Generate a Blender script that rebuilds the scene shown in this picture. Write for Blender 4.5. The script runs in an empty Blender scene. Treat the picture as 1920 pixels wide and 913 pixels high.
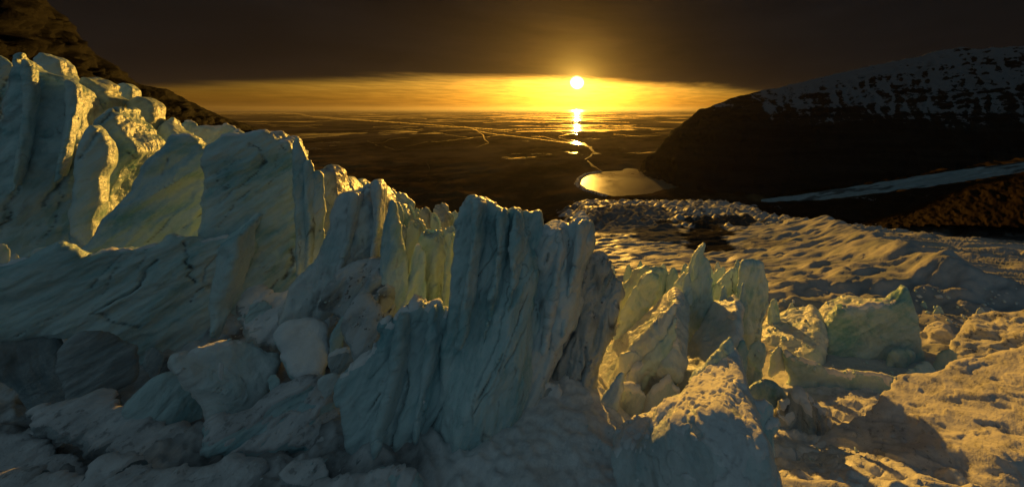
import bpy, math
import numpy as np
from mathutils import Vector

# ------------------------------------------------------------------ camera
F = 500.0                      # focal length in photo pixels (photo is 1920 wide)
CX, HY = 1190.0, 205.0         # principal column and horizon row of the photo
SUN_AZ = math.atan((1082 - CX) / F)     # clockwise from +Y
SUN_EL = math.atan(50.0 / math.hypot(F, 1082 - CX))
# the land was surveyed in a narrower frame; depth there shrinks by DS and slides sideways by SH here
F0, CX0 = 800.0, 960.0
DS, SH = F / F0, (CX0 - CX) / F0

scene = bpy.context.scene
col = scene.collection
cam_data = bpy.data.cameras.new('camera')
cam = bpy.data.objects.new('camera', cam_data)
col.objects.link(cam)
cam.location = (0, 0, 0)
cam.rotation_euler = (math.radians(90), 0, 0)
cam_data.sensor_width = 36.0
cam_data.lens = 36.0 * F / 1920.0
cam_data.shift_x = (960.0 - CX) / 1920.0
cam_data.shift_y = -(456.5 - HY) / 1920.0
cam_data.clip_start = 0.5
cam_data.clip_end = 300000.0
scene.camera = cam

# ------------------------------------------------------------------ sky
world = bpy.data.worlds.new('World')
scene.world = world
world.use_nodes = True
wt = world.node_tree
wt.nodes.clear()


class NG:
    """small helper for writing node graphs"""
    def __init__(self, tree):
        self.t = tree

    def n(self, kind, **kw):
        nd = self.t.nodes.new(kind)
        for k, v in kw.items():
            setattr(nd, k, v)
        return nd

    def put(self, sock, v):
        if hasattr(v, 'is_output') or isinstance(v, bpy.types.NodeSocket):
            self.t.links.new(v, sock)
        else:
            sock.default_value = v

    def m(self, op, a, b=0.0, c=0.0, clamp=False):
        nd = self.n('ShaderNodeMath', operation=op, use_clamp=clamp)
        for i, v in enumerate((a, b, c)):
            self.put(nd.inputs[i], v)
        return nd.outputs[0]

    def step(self, x, lo, hi):
        nd = self.n('ShaderNodeMapRange', interpolation_type='SMOOTHSTEP')
        self.put(nd.inputs[0], x); self.put(nd.inputs[1], lo); self.put(nd.inputs[2], hi)
        return nd.outputs[0]

    def lin(self, x, lo, hi, a=0.0, b=1.0):
        nd = self.n('ShaderNodeMapRange')
        for i, v in enumerate((x, lo, hi, a, b)):
            self.put(nd.inputs[i], v)
        return nd.outputs[0]

    def mix(self, f, a, b, blend='MIX'):
        nd = self.n('ShaderNodeMix', data_type='RGBA', blend_type=blend)
        for s, v in ((nd.inputs[0], f), (nd.inputs[6], a), (nd.inputs[7], b)):
            if isinstance(v, tuple) and len(v) == 3:
                v = v + (1.0,)
            self.put(s, v)
        return nd.outputs[2]

    def noise(self, vec, scale, detail=4.0, rough=0.55, dist=0.0):
        nd = self.n('ShaderNodeTexNoise')
        self.put(nd.inputs['Vector'], vec)
        nd.inputs['Scale'].default_value = scale
        nd.inputs['Detail'].default_value = detail
        nd.inputs['Roughness'].default_value = rough
        nd.inputs['Distortion'].default_value = dist
        return nd.outputs[0]

    def voro(self, vec, scale, feature='F1'):
        nd = self.n('ShaderNodeTexVoronoi', feature=feature)
        self.put(nd.inputs['Vector'], vec)
        nd.inputs['Scale'].default_value = scale
        return nd.outputs['Distance']

    def mapping(self, vec, scale=(1, 1, 1), rot=(0, 0, 0)):
        nd = self.n('ShaderNodeMapping')
        self.put(nd.inputs[0], vec)
        nd.inputs['Rotation'].default_value = rot
        nd.inputs['Scale'].default_value = scale
        return nd.outputs[0]


g = NG(wt)
tc = g.n('ShaderNodeTexCoord').outputs['Generated']
sep = g.n('ShaderNodeSeparateXYZ'); g.put(sep.inputs[0], tc)
dx, dy, dz = sep.outputs
el = g.m('ARCSINE', dz)
az = g.m('ARCTAN2', dx, dy)
sd = Vector((math.sin(SUN_AZ) * math.cos(SUN_EL), math.cos(SUN_AZ) * math.cos(SUN_EL), math.sin(SUN_EL)))
vm = g.n('ShaderNodeVectorMath', operation='DOT_PRODUCT')
g.put(vm.inputs[0], tc); vm.inputs[1].default_value = sd
ang = g.m('ARCCOSINE', g.m('MINIMUM', vm.outputs['Value'], 1.0))
# clear strip of sky below the cloud deck
sky = g.n('ShaderNodeTexSky', sky_type='NISHITA')
sky.sun_disc = False
sky.sun_elevation = SUN_EL
sky.sun_rotation = SUN_AZ
sky.altitude = 400.0
sky.dust_density = 4.0
sky.ozone_density = 1.0
sky_c = g.mix(1.0, sky.outputs[0], (0.062, 0.044, 0.0125), 'MULTIPLY')
# cloud deck
streak = g.noise(g.mapping(tc, (1.6, 1.6, 14.0)), 1.7, 7.0, 0.6, 0.6)
streak2 = g.noise(g.mapping(tc, (5.0, 5.0, 60.0)), 3.0, 4.0, 0.6)
az2 = g.m('POWER', g.m('ABSOLUTE', g.m('ADD', az, 0.25)), 2.0)
edge = g.m('SUBTRACT', 0.107, g.m('MULTIPLY', g.m('MINIMUM', az2, 0.72), 0.105))
edge = g.m('ADD', edge, g.m('MULTIPLY', g.m('SUBTRACT', streak, 0.5), 0.05))
soft = g.m('SUBTRACT', el, edge)
deck = g.step(soft, -0.016, 0.020)
glow1 = g.m('EXPONENT', g.m('MULTIPLY', ang, -7.5))
glow2 = g.m('EXPONENT', g.m('MULTIPLY', ang, -2.4))
low = g.m('EXPONENT', g.m('MULTIPLY', g.m('MAXIMUM', el, 0.0), -6.0))
back = g.step(g.m('SUBTRACT', g.m('MULTIPLY', dz, 0.40), g.m('MULTIPLY', dy, 0.8)), -0.25, 0.9)
deck_c = g.mix(back, (0.0066, 0.0062, 0.0064), (0.078, 0.126, 0.144))
dg = g.m('ADD', g.m('MULTIPLY', glow1, 0.19), g.m('MULTIPLY', g.m('MULTIPLY', glow2, low), 0.018))
dg = g.m('MULTIPLY', dg, g.lin(streak, 0.3, 0.7, 0.75, 1.25))
cmb = g.n('ShaderNodeVectorMath', operation='SCALE')
cmb.inputs[0].default_value = (1.0, 0.46, 0.05); g.put(cmb.inputs['Scale'], dg)
deck_c = g.mix(1.0, deck_c, cmb.outputs[0], 'ADD')
mott = g.lin(g.noise(g.mapping(tc, (1.0, 1.0, 4.0)), 3.0, 6.0, 0.6), 0.3, 0.7, 0.75, 1.25)
vms = g.n('ShaderNodeVectorMath', operation='SCALE'); g.put(vms.inputs[0], deck_c); g.put(vms.inputs['Scale'], mott)
deck_c = vms.outputs[0]
sky_m = g.n('ShaderNodeVectorMath', operation='SCALE'); g.put(sky_m.inputs[0], sky_c); g.put(sky_m.inputs['Scale'], g.lin(streak2, 0.3, 0.7, 0.72, 1.25))
sky_c = sky_m.outputs[0]
sk = g.mix(deck, sky_c, deck_c)
# the sun itself and its glow in the low haze
core = g.step(ang, math.radians(1.55), math.radians(0.85))
halo = g.m('EXPONENT', g.m('MULTIPLY', ang, -24.0))
halo2 = g.m('EXPONENT', g.m('MULTIPLY', ang, -9.0))
s1 = g.n('ShaderNodeVectorMath', operation='SCALE'); s1.inputs[0].default_value = (9.0, 7.6, 4.2); g.put(s1.inputs['Scale'], g.m('MULTIPLY', core, g.lin(deck, 0.0, 1.0, 1.0, 0.25)))
s2 = g.n('ShaderNodeVectorMath', operation='SCALE'); s2.inputs[0].default_value = (1.3, 0.75, 0.12); g.put(s2.inputs['Scale'], halo)
s3 = g.n('ShaderNodeVectorMath', operation='SCALE'); s3.inputs[0].default_value = (0.22, 0.105, 0.009); g.put(s3.inputs['Scale'], halo2)
for s in (s1, s2, s3):
    sk = g.mix(1.0, sk, s.outputs[0], 'ADD')
bg = g.n('ShaderNodeBackground')
g.put(bg.inputs[0], sk)
bg.inputs[1].default_value = 1.0
wo = g.n('ShaderNodeOutputWorld')
wt.links.new(bg.outputs[0], wo.inputs[0])

# ------------------------------------------------------------------ sun lamp
sun_data = bpy.data.lights.new('sun', 'SUN')
sun_data.energy = 4.4
sun_data.angle = math.radians(0.6)
sun_data.color = (1.0, 0.51, 0.075)
sun = bpy.data.objects.new('sun', sun_data)
col.objects.link(sun)
sv = Vector((math.sin(SUN_AZ) * math.cos(SUN_EL), math.cos(SUN_AZ) * math.cos(SUN_EL), math.sin(SUN_EL)))
sun.rotation_euler = sv.to_track_quat('Z', 'Y').to_euler()
sun.location = sv * 1000

vs = scene.view_settings
vs.view_transform = 'Standard'
vs.look = 'None'
vs.exposure = -0.15
vs.gamma = 1.0
scene.cycles.use_denoising = True
scene.cycles.max_bounces = 8
scene.cycles.diffuse_bounces = 3
scene.cycles.glossy_bounces = 3
scene.cycles.volume_bounces = 0
scene.cycles.sample_clamp_indirect = 4.0

# ================================================================== noise
_r = np.random.RandomState(7)
_perm = np.tile(_r.permutation(256), 4).astype(np.int32)
_grad = _r.normal(size=(256, 3)); _grad /= np.linalg.norm(_grad, axis=1)[:, None]
_grad = _grad.astype(np.float32)
_pt = _r.rand(256, 3).astype(np.float32)


def noise(p):
    """gradient noise, about -1..1, p is (n,3)"""
    p = np.asarray(p, np.float32)
    i = np.floor(p).astype(np.int32)
    f = p - i
    w = f * f * f * (f * (f * 6 - 15) + 10)
    i &= 255
    out = 0.0
    for a in (0, 1):
        wa = w[:, 0] if a else 1 - w[:, 0]
        pa = _perm[i[:, 0] + a]
        for b in (0, 1):
            wb = wa * (w[:, 1] if b else 1 - w[:, 1])
            pb = _perm[pa + i[:, 1] + b]
            for c in (0, 1):
                wc = wb * (w[:, 2] if c else 1 - w[:, 2])
                gr = _grad[_perm[pb + i[:, 2] + c]]
                d = gr[:, 0] * (f[:, 0] - a) + gr[:, 1] * (f[:, 1] - b) + gr[:, 2] * (f[:, 2] - c)
                out = out + wc * d
    return out * 1.7


def fbm(p, octs=4, gain=0.5):
    p = np.asarray(p, np.float32)
    s, a = 0.0, 1.0
    for k in range(octs):
        s = s + a * noise(p + 17.3 * k)
        p = p * 2.03
        a *= gain
    return s


def ridged(p, octs=4, gain=0.5):
    p = np.asarray(p, np.float32)
    s, a, w = 0.0, 1.0, 0.0
    for k in range(octs):
        s = s + a * (1 - np.abs(noise(p + 31.7 * k)) * 1.6)
        w += a
        p = p * 2.07
        a *= gain
    return s / w


def worley(p, planar=False):
    """distance to the nearest of one random point per cell (planar: sum of sides, which gives flat facets)"""
    p = np.asarray(p, np.float32)
    i = np.floor(p).astype(np.int32)
    f = p - i
    best = np.full(len(p), 9.0, np.float32)
    for a in (-1, 0, 1):
        for b in (-1, 0, 1):
            for c in (-1, 0, 1):
                h = _perm[_perm[_perm[(i[:, 0] + a) & 255] + ((i[:, 1] + b) & 255)] + ((i[:, 2] + c) & 255)]
                d = _pt[h] + np.array((a, b, c), np.float32) - f
                best = np.minimum(best, np.abs(d).sum(1) if planar else (d * d).sum(1))
    return best if planar else np.sqrt(best)


def sstep(x, lo, hi):
    t = np.clip((x - lo) / (hi - lo), 0, 1)
    return t * t * (3 - 2 * t)


def ray(px, py):
    return np.array(((px - CX) / F, 1.0, -(py - HY) / F))


def pix(px, py, Y):
    """photo column and row at a surveyed depth"""
    return ray(px, py) * Y * DS


def to_world(v):
    v = np.array(v, float)
    return np.stack([v[:, 0] + SH * v[:, 1], DS * v[:, 1], v[:, 2]], 1)


# ================================================================== materials
def mat(name):
    m = bpy.data.materials.new(name)
    m.use_nodes = True
    m.node_tree.nodes.clear()
    gg = NG(m.node_tree)
    out = gg.n('ShaderNodeOutputMaterial')
    bs = gg.n('ShaderNodeBsdfPrincipled')
    m.node_tree.links.new(bs.outputs[0], out.inputs[0])
    return m, gg, bs


def bump(gg, bs, h, strength, dist):
    b = gg.n('ShaderNodeBump')
    b.inputs['Strength'].default_value = strength
    b.inputs['Distance'].default_value = dist
    gg.put(b.inputs['Height'], h)
    gg.put(bs.inputs['Normal'], b.outputs[0])


def ice_material(name, pale, teal, dirtc=(0.03, 0.028, 0.027), balance=0.05, frost=0.25, sss=0.24):
    m, gg, bs = mat(name)
    co = gg.n('ShaderNodeTexCoord').outputs['Object']
    gr = gg.n('ShaderNodeAttribute'); gr.attribute_name = 'grain'
    gv = gr.outputs['Vector']
    big = gg.noise(co, 0.16, 4.0, 0.6, 0.6)
    band = gg.noise(gg.mapping(gv, (0.30, 1.0, 0.7)), 0.6, 5.0, 0.6, 1.2)       # foliation along the grain
    lines = gg.noise(gg.mapping(gv, (0.10, 1.0, 0.7)), 2.6, 5.0, 0.65, 0.5)
    fine = gg.noise(co, 5.0, 6.0, 0.68)
    t = gg.m('ADD', gg.m('MULTIPLY', big, 0.85), gg.m('MULTIPLY', band, 0.35))
    base = gg.mix(gg.step(t, 0.47 + balance, 0.74 + balance), pale, teal)
    base = gg.mix(gg.m('MULTIPLY', gg.step(band, 0.58, 0.74), 0.14), base, tuple(0.6 * c for c in teal))
    fr = gg.step(gg.m('ADD', gg.m('MULTIPLY', lines, 0.6), gg.m('MULTIPLY', fine, 0.5)), 0.54, 0.66)
    base = gg.mix(gg.m('MULTIPLY', fr, frost), base, (0.68, 0.70, 0.73))
    # thin seams of dust frozen into the layers
    seam = gg.m('SUBTRACT', 1.0, gg.step(gg.m('ABSOLUTE', gg.m('SUBTRACT', lines, 0.5)), 0.0, 0.022))
    seam = gg.m('MULTIPLY', seam, gg.step(big, 0.42, 0.62))
    at = gg.n('ShaderNodeAttribute'); at.attribute_name = 'dirt'
    d = gg.m('MAXIMUM', gg.m('MULTIPLY', at.outputs['Fac'], gg.lin(fine, 0.3, 0.6, 0.55, 1.1)), gg.m('MULTIPLY', seam, 0.14), clamp=False)
    d = gg.m('MINIMUM', d, 1.0)
    base = gg.mix(d, base, dirtc)
    gg.put(bs.inputs['Base Color'], base)
    gg.put(bs.inputs['Roughness'], gg.lin(fine, 0.35, 0.65, 0.20, 0.50))
    bs.inputs['IOR'].default_value = 1.31
    bs.subsurface_method = 'RANDOM_WALK'
    gg.put(bs.inputs['Subsurface Weight'], gg.lin(d, 0.0, 0.6, sss, 0.0))
    bs.inputs['Subsurface Radius'].default_value = (0.65, 0.9, 0.75)
    bs.inputs['Subsurface Scale'].default_value = 0.35
    v1 = gg.n('ShaderNodeTexVoronoi', feature='F1', distance='MANHATTAN'); gg.put(v1.inputs['Vector'], gg.mapping(gv, (0.62, 1.0, 1.0), (0.5, 0.3, 0.2))); v1.inputs['Scale'].default_value = 1.5
    vo = v1.outputs['Distance']
    v2 = gg.n('ShaderNodeTexVoronoi', feature='F1', distance='MANHATTAN'); gg.put(v2.inputs['Vector'], gg.mapping(gv, (0.6, 1.0, 1.0), (0.2, 0.7, 0.4))); v2.inputs['Scale'].default_value = 4.5
    vo2 = v2.outputs['Distance']
    rg = gg.m('ABSOLUTE', gg.m('SUBTRACT', lines, 0.5))
    rb = gg.m('ABSOLUTE', gg.m('SUBTRACT', band, 0.5))
    h = gg.m('ADD', gg.m('MULTIPLY', vo, 0.55), gg.m('ADD', gg.m('MULTIPLY', vo2, 0.13), gg.m('MULTIPLY', fine, 0.4)))
    h = gg.m('SUBTRACT', h, gg.m('ADD', gg.m('MULTIPLY', rg, 0.2), gg.m('MULTIPLY', rb, 0.45)))
    bump(gg, bs, h, 0.75, 0.17)
    return m


def snow_material(name, c1=(0.82, 0.82, 0.85), c2=(0.68, 0.69, 0.73), speck=0.0):
    m, gg, bs = mat(name)
    co = gg.n('ShaderNodeTexCoord').outputs['Object']
    n1 = gg.noise(co, 0.6, 5.0, 0.6)
    n2 = gg.noise(co, 6.0, 5.0, 0.6)
    base = gg.mix(gg.step(n1, 0.4, 0.65), c1, c2)
    if speck:
        sp = gg.step(gg.m('ADD', gg.noise(co, 2.2, 6.0, 0.7), gg.m('MULTIPLY', n1, 0.4)), 0.78, 0.84)
        base = gg.mix(gg.m('MULTIPLY', sp, speck), base, (0.04, 0.036, 0.033))
    gg.put(bs.inputs['Base Color'], base)
    bs.inputs['Roughness'].default_value = 0.75
    bs.inputs['Specular IOR Level'].default_value = 0.2
    bs.inputs['Subsurface Weight'].default_value = 0.12
    bs.inputs['Subsurface Radius'].default_value = (0.3, 0.35, 0.4)
    bs.inputs['Subsurface Scale'].default_value = 0.2
    bump(gg, bs, gg.m('ADD', n2, gg.m('MULTIPLY', gg.noise(co, 1.7, 4.0, 0.6), 1.2)), 0.5, 0.14)
    return m


M = {}
M['ice'] = ice_material('glacier_ice', (0.56, 0.70, 0.725), (0.21, 0.44, 0.49))
M['ice_blue'] = ice_material('blue_ice', (0.47, 0.61, 0.65), (0.15, 0.37, 0.43), frost=0.15)
M['ice_pale'] = ice_material('pale_ice', (0.68, 0.725, 0.745), (0.40, 0.55, 0.595), frost=0.3)
M['ice_dirty'] = ice_material('dirty_ice', (0.46, 0.49, 0.51), (0.23, 0.31, 0.35), frost=0.3)
M['ice_green'] = ice_material('thin_green_ice', (0.50, 0.58, 0.52), (0.34, 0.46, 0.42), frost=0.1, sss=0.5)
M['snow'] = snow_material('snow')
M['snow_grey'] = snow_material('dimmed_snow', (0.66, 0.65, 0.68), (0.50, 0.50, 0.53), 0.4)  # colour greyed to imitate the dimness of the lower left hollow
M['ice_dimmed'] = ice_material('dimmed_ice', (0.36, 0.40, 0.43), (0.14, 0.22, 0.26), frost=0.25)  # ice copy with the dimness of the lower left put into its colour
M['snow_dirty'] = snow_material('gritty_snow', (0.62, 0.62, 0.64), (0.44, 0.44, 0.46), 0.8)

# ================================================================== mesh helpers
def tag(o, label=None, cat=None, group=None, kind=None):
    for k, v in (('label', label), ('category', cat), ('group', group), ('kind', kind)):
        if v:
            o[k] = v
    return o


def make_mesh(name, v, f, smooth=True):
    me = bpy.data.meshes.new(name)
    v = np.ascontiguousarray(v, np.float32)
    f = np.ascontiguousarray(f, np.int32)
    k = f.shape[1]
    me.vertices.add(len(v)); me.vertices.foreach_set('co', v.ravel())
    me.loops.add(f.size); me.loops.foreach_set('vertex_index', f.ravel())
    me.polygons.add(len(f))
    me.polygons.foreach_set('loop_start', np.arange(0, f.size, k, dtype=np.int32))
    me.polygons.foreach_set('loop_total', np.full(len(f), k, np.int32))
    me.polygons.foreach_set('use_smooth', np.full(len(f), smooth, bool))
    me.update()
    return me


def attr(me, name, a):
    at = me.attributes.new(name, 'FLOAT', 'POINT')
    at.data.foreach_set('value', np.ascontiguousarray(a, np.float32))


def link(name, me, m, loc=(0, 0, 0), parent=None):
    o = bpy.data.objects.new(name, me)
    if m is not None and not me.materials:
        me.materials.append(m)
    o.location = loc
    col.objects.link(o)
    if parent is not None:
        o.parent = parent
    return o


def vnormals(v, f):
    a = v[f[:, 2]] - v[f[:, 0]]
    b = v[f[:, 3]] - v[f[:, 1]]
    n = np.cross(a, b)
    out = np.zeros_like(v)
    for k in range(4):
        for c in range(3):
            out[:, c] += np.bincount(f[:, k], n[:, c], len(v))
    return out / (np.linalg.norm(out, axis=1)[:, None] + 1e-12)


def relax(v, f, it=1, amt=0.5):
    e = np.concatenate([f[:, [0, 1]], f[:, [1, 2]], f[:, [2, 3]], f[:, [3, 0]]])
    cnt = np.bincount(e[:, 0], minlength=len(v)) + np.bincount(e[:, 1], minlength=len(v)) + 1e-9
    for _ in range(it):
        s = np.zeros_like(v)
        for c in range(v.shape[1]):
            s[:, c] = np.bincount(e[:, 0], v[e[:, 1], c], len(v)) + np.bincount(e[:, 1], v[e[:, 0], c], len(v))
        v = v + amt * (s / cnt[:, None] - v)
    return v


def subdivide(v, f):
    e = np.sort(np.concatenate([f[:, [0, 1]], f[:, [1, 2]], f[:, [2, 3]], f[:, [3, 0]]]), axis=1)
    key = e[:, 0].astype(np.int64) * len(v) + e[:, 1]
    uq, inv = np.unique(key, return_inverse=True)
    ea, eb = uq // len(v), uq % len(v)
    mid = 0.5 * (v[ea] + v[eb])
    cen = v[f].mean(1)
    n, m, k = len(v), len(uq), len(f)
    E = n + inv.reshape(4, k).T
    C = n + m + np.arange(k)
    nf = np.concatenate([np.stack([f[:, q], E[:, q], C, E[:, (q + 3) % 4]], 1) for q in range(4)])
    return np.concatenate([v, mid, cen]), nf


_C8 = [(a, b, c) for a in (0, 1) for b in (0, 1) for c in (0, 1)]
_E12 = [(i, j) for i in range(8) for j in range(i + 1, 8) if sum(abs(_C8[i][k] - _C8[j][k]) for k in range(3)) == 1]


def surface_nets(Fd, h, org):
    nx, ny, nz = Fd.shape
    S = Fd < 0
    cnt = np.zeros((nx - 1, ny - 1, nz - 1), np.int8)
    for a, b, c in _C8:
        cnt += S[a:nx - 1 + a, b:ny - 1 + b, c:nz - 1 + c]
    mask = (cnt > 0) & (cnt < 8)
    ijk = np.argwhere(mask)
    idx = np.full(mask.shape, -1, np.int32)
    idx[mask] = np.arange(len(ijk))
    vals = [Fd[ijk[:, 0] + a, ijk[:, 1] + b, ijk[:, 2] + c] for a, b, c in _C8]
    acc = np.zeros((len(ijk), 3)); num = np.zeros(len(ijk))
    for i, j in _E12:
        va, vb = vals[i], vals[j]
        mm = (va < 0) != (vb < 0)
        t = np.where(mm, va / np.where(mm, va - vb, 1), 0)
        ci, cj = np.array(_C8[i], float), np.array(_C8[j], float)
        acc += np.where(mm[:, None], ci + (cj - ci) * t[:, None], 0)
        num += mm
    v = np.array(org) + h * (ijk + acc / num[:, None])
    faces = []
    for ax in range(3):
        o1, o2 = (ax + 1) % 3, (ax + 2) % 3
        sl = [slice(None)] * 3
        lo, hi = list(sl), list(sl)
        lo[ax] = slice(0, -1); hi[ax] = slice(1, None)
        for o in (o1, o2):
            lo[o] = slice(1, -1); hi[o] = slice(1, -1)
        A, B = S[tuple(lo)], S[tuple(hi)]
        for flip, mm in ((False, A & ~B), (True, ~A & B)):
            p = np.argwhere(mm)
            if not len(p):
                continue
            p[:, o1] += 1; p[:, o2] += 1
            q = []
            for d1, d2 in ((-1, -1), (0, -1), (0, 0), (-1, 0)):
                c = p.copy(); c[:, o1] += d1; c[:, o2] += d2
                q.append(idx[c[:, 0], c[:, 1], c[:, 2]])
            q = np.stack(q, 1)
            faces.append(q[:, ::-1] if flip else q)
    return v, np.concatenate(faces)


def poly_sdf(pts, U, V):
    """signed distance to a polygon, negative inside"""
    n = len(pts)
    d = np.full(U.shape, 1e9); inside = np.zeros(U.shape, bool)
    for i in range(n):
        ax, ay = pts[i]; bx, by = pts[(i + 1) % n]
        ex, ey = bx - ax, by - ay
        wx, wy = U - ax, V - ay
        t = np.clip((wx * ex + wy * ey) / (ex * ex + ey * ey + 1e-12), 0, 1)
        d = np.minimum(d, (wx - ex * t) ** 2 + (wy - ey * t) ** 2)
        if ay != by:
            c = ((ay > V) != (by > V)) & (U < (bx - ax) * (V - ay) / (by - ay) + ax)
            inside ^= c
    d = np.sqrt(d)
    return np.where(inside, -d, d)


def line_dist(pts, U, V):
    d = np.full(U.shape, 1e9)
    for (ax, ay), (bx, by) in zip(pts[:-1], pts[1:]):
        ex, ey = bx - ax, by - ay
        t = np.clip(((U - ax) * ex + (V - ay) * ey) / (ex * ex + ey * ey + 1e-12), 0, 1)
        d = np.minimum(d, np.hypot(U - ax - ex * t, V - ay - ey * t))
    return d


def chaikin(pts, r=0.22):
    out = []
    n = len(pts)
    for i in range(n):
        a, b = np.array(pts[i]), np.array(pts[(i + 1) % n])
        out += [tuple(a + (b - a) * r), tuple(a + (b - a) * (1 - r))]
    return out


def components(f, n):
    """connected pieces of a quad list: one number per face"""
    lab = np.arange(n)
    while True:
        m_ = lab[f].min(1)
        new = lab.copy()
        for c in range(4):
            np.minimum.at(new, f[:, c], m_)
        new = new[new]
        if (new == lab).all():
            return lab[f[:, 0]]
        lab = new


def add_part(name, v, f, m, parent):
    ids, inv = np.unique(f, return_inverse=True)
    return link(name, make_mesh(name, v[ids], inv.reshape(-1, 4)), m, (0, 0, 0), parent)


_seed = [0]


LAST = [None, None, None]


def depth_on(face, poly, f=0.75):
    """surveyed depth of an outline's middle on the front of an ice face"""
    P0, n, tf = face
    P = np.array(poly, float); c = 0.5 * (P.min(0) + P.max(0))
    r = ray(*c)
    return float((P0 @ n + f * tf) / (r @ n)) / DS


def piece(name, poly, Y, n=None, tf=None, tb=None, R=None, grain=65, mat='ice', snow=None, dirt=0.3, label=None, cat=None,
          group=None, parent=None, cracks=(), ridge=None, ridge_h=0.0, rough=1.0, k=None, res=4.4, plates=1.0, snowmat='snow',
          smudge=0.0, flutes=1.0, wedge=0.0, rlo=0.0, rnd=0.25, scoop=1.0, jagged=1.0, turn=0.0, facets=5, cut=1.0, drop=None, flank=0.0):
    """one block of ice: an outline standing in its own plane in the scene, swollen to a solid and worn"""
    _seed[0] += 1
    if name == 'ice_block':
        facets, cut, rnd = facets + 4, cut * 1.5, 0.05
    off = np.array((_seed[0] * 7.31, _seed[0] * 3.17, _seed[0] * 1.7))
    P = np.array(poly, float)
    c = 0.5 * (P.min(0) + P.max(0))
    q = (c[0] - CX) / F
    q0 = (c[0] - CX0) / F0
    if n is None:
        n = (-q0 * 0.6, -1.0, 0.3)
    if c[0] < 1130:                 # these blocks turn their broad side up the icefall, to the hollow below the camera
        lean = n[2] / math.hypot(n[0], n[1])
        n = np.array((-q * 0.8 + turn, -1.0, 0.0)); n[2] = lean * math.hypot(n[0], n[1])
    else:
        n = np.array((n[0], (n[1] - SH * n[0]) / DS, n[2]), float)
    n = n / np.linalg.norm(n)
    P0 = pix(c[0], c[1], Y)
    eu = np.cross(n, (0, 0, 1.0)); eu = np.cross((0, 0, 1.0), n) if abs(n[2]) < 0.999 else np.array((1.0, 0, 0))
    eu /= np.linalg.norm(eu)
    ev = np.cross(n, eu)
    if ev[2] < 0:
        ev = -ev
    if np.dot(np.cross(eu, ev), n) < 0:
        eu = -eu

    def loc(px, py):
        r = ray(px, py)
        p = r * (P0 @ n) / (r @ n) - P0
        return (p @ eu, p @ ev)
    L = chaikin([loc(*p) for p in poly], 0.12)
    LA = np.array(L)
    vlo, vhi = LA[:, 1].min(), LA[:, 1].max()
    # the foot runs on down into the ice it stands on
    dn_ = (drop if drop is not None else 0.10 * (vhi - vlo) + 0.6)
    foot = np.clip((vlo + 0.22 * (vhi - vlo) - LA[:, 1]) / (0.22 * (vhi - vlo)), 0, 1)
    LA[:, 1] -= dn_ * foot
    cu_ = LA[:, 0].mean()
    LA[:, 0] += (LA[:, 0] - cu_) * 0.12 * foot
    L = [tuple(p_) for p_ in LA]
    E_ = [(L[i], L[(i + 1) % len(L)]) for i in range(len(L))]
    side = [e for e in E_ if not (max(e[0][1], e[1][1]) < vlo + 0.12 * (vhi - vlo))]
    lo, hi = LA.min(0), LA.max(0)
    size = min(hi - lo)
    big = max(hi - lo)
    tf = 0.28 * size if tf is None else tf
    LAST[:] = [P0, n, tf]
    tb = 0.38 * size if tb is None else tb
    R = 0.42 * size if R is None else R
    k = 0.04 * size if k is None else k
    h = max(min(Y / F0 * res, size / 8.0), big / 150.0)
    pad = 3 * h + 0.12 * size
    u = np.arange(lo[0] - pad, hi[0] + pad, h); v = np.arange(lo[1] - pad, hi[1] + pad, h)
    rh = abs(ridge_h)
    w = np.arange(-tb - pad, tf + rh + pad, h)
    U, V = np.meshgrid(u, v, indexing='ij')
    d2 = poly_sdf(L, U, V)
    uv0 = np.stack([U.ravel(), V.ravel(), np.zeros(U.size)], 1)
    jl = min(1.1, 0.25 * size)
    jag = ridged((uv0 + off) / jl * np.array((1, 0.5, 1)), 3) - 0.5
    d2 = d2 - (jagged * min(0.035 * size, 0.16) * jag).reshape(U.shape)
    ds_ = np.full(U.shape, 1e9)
    for e in side:
        ds_ = np.minimum(ds_, line_dist(list(e), U, V))
    din = np.where(d2 < 0, np.clip(ds_ / R, 0, 1), 0.0)
    prof = (1 - rnd) * din ** 0.8 + rnd * np.sqrt(np.clip(1 - (1 - din) ** 2, 0, 1))
    hv = np.clip((hi[1] - V) / (hi[1] - lo[1]), 0, 1)          # 0 at the top, 1 at the foot
    front = tf * (0.06 + 0.94 * prof) * (1 + wedge * (hv - 0.5))
    backt = tb * (0.06 + 0.94 * prof) * (1 + wedge * (hv - 0.5))
    if ridge is not None:
        rl = [loc(*p) for p in ridge]
        rw = 0.5 * size
        front = front + ridge_h * np.clip(1 - line_dist(rl, U, V) / rw, rlo, 1) * np.clip(din * 2.5, 0, 1)
    # facets: a few big planes cut into the front
    fn = fbm((uv0 + off * 2) / (0.45 * size + 0.3), 2).reshape(U.shape)
    front = front + 0.10 * size * fn * np.clip(din * 2, 0, 1)
    rsd = np.random.RandomState(_seed[0] + 100)
    cen = 0.5 * (lo + hi)
    for _ in range(facets):
        th = math.radians(grain + 90 + rsd.uniform(-38, 38)) + (math.pi if rsd.rand() < 0.5 else 0)
        cu = cen[0] + rsd.uniform(-0.25, 0.25) * (hi[0] - lo[0]); cv = cen[1] + rsd.uniform(-0.35, 0.35) * (hi[1] - lo[1])
        pl = tf * rsd.uniform(0.7, 1.1) - cut * rsd.uniform(0.25, 0.75) * ((U - cu) * math.cos(th) + (V - cv) * math.sin(th))
        front = np.minimum(front, np.maximum(pl, 0.22 * tf))
        th2 = rsd.uniform(0, 6.28)
        pl = tb * rsd.uniform(0.7, 1.1) - cut * rsd.uniform(0.25, 0.75) * ((U - cu) * math.cos(th2) + (V - cv) * math.sin(th2))
        backt = np.minimum(backt, np.maximum(pl, 0.35 * tb))
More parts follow.
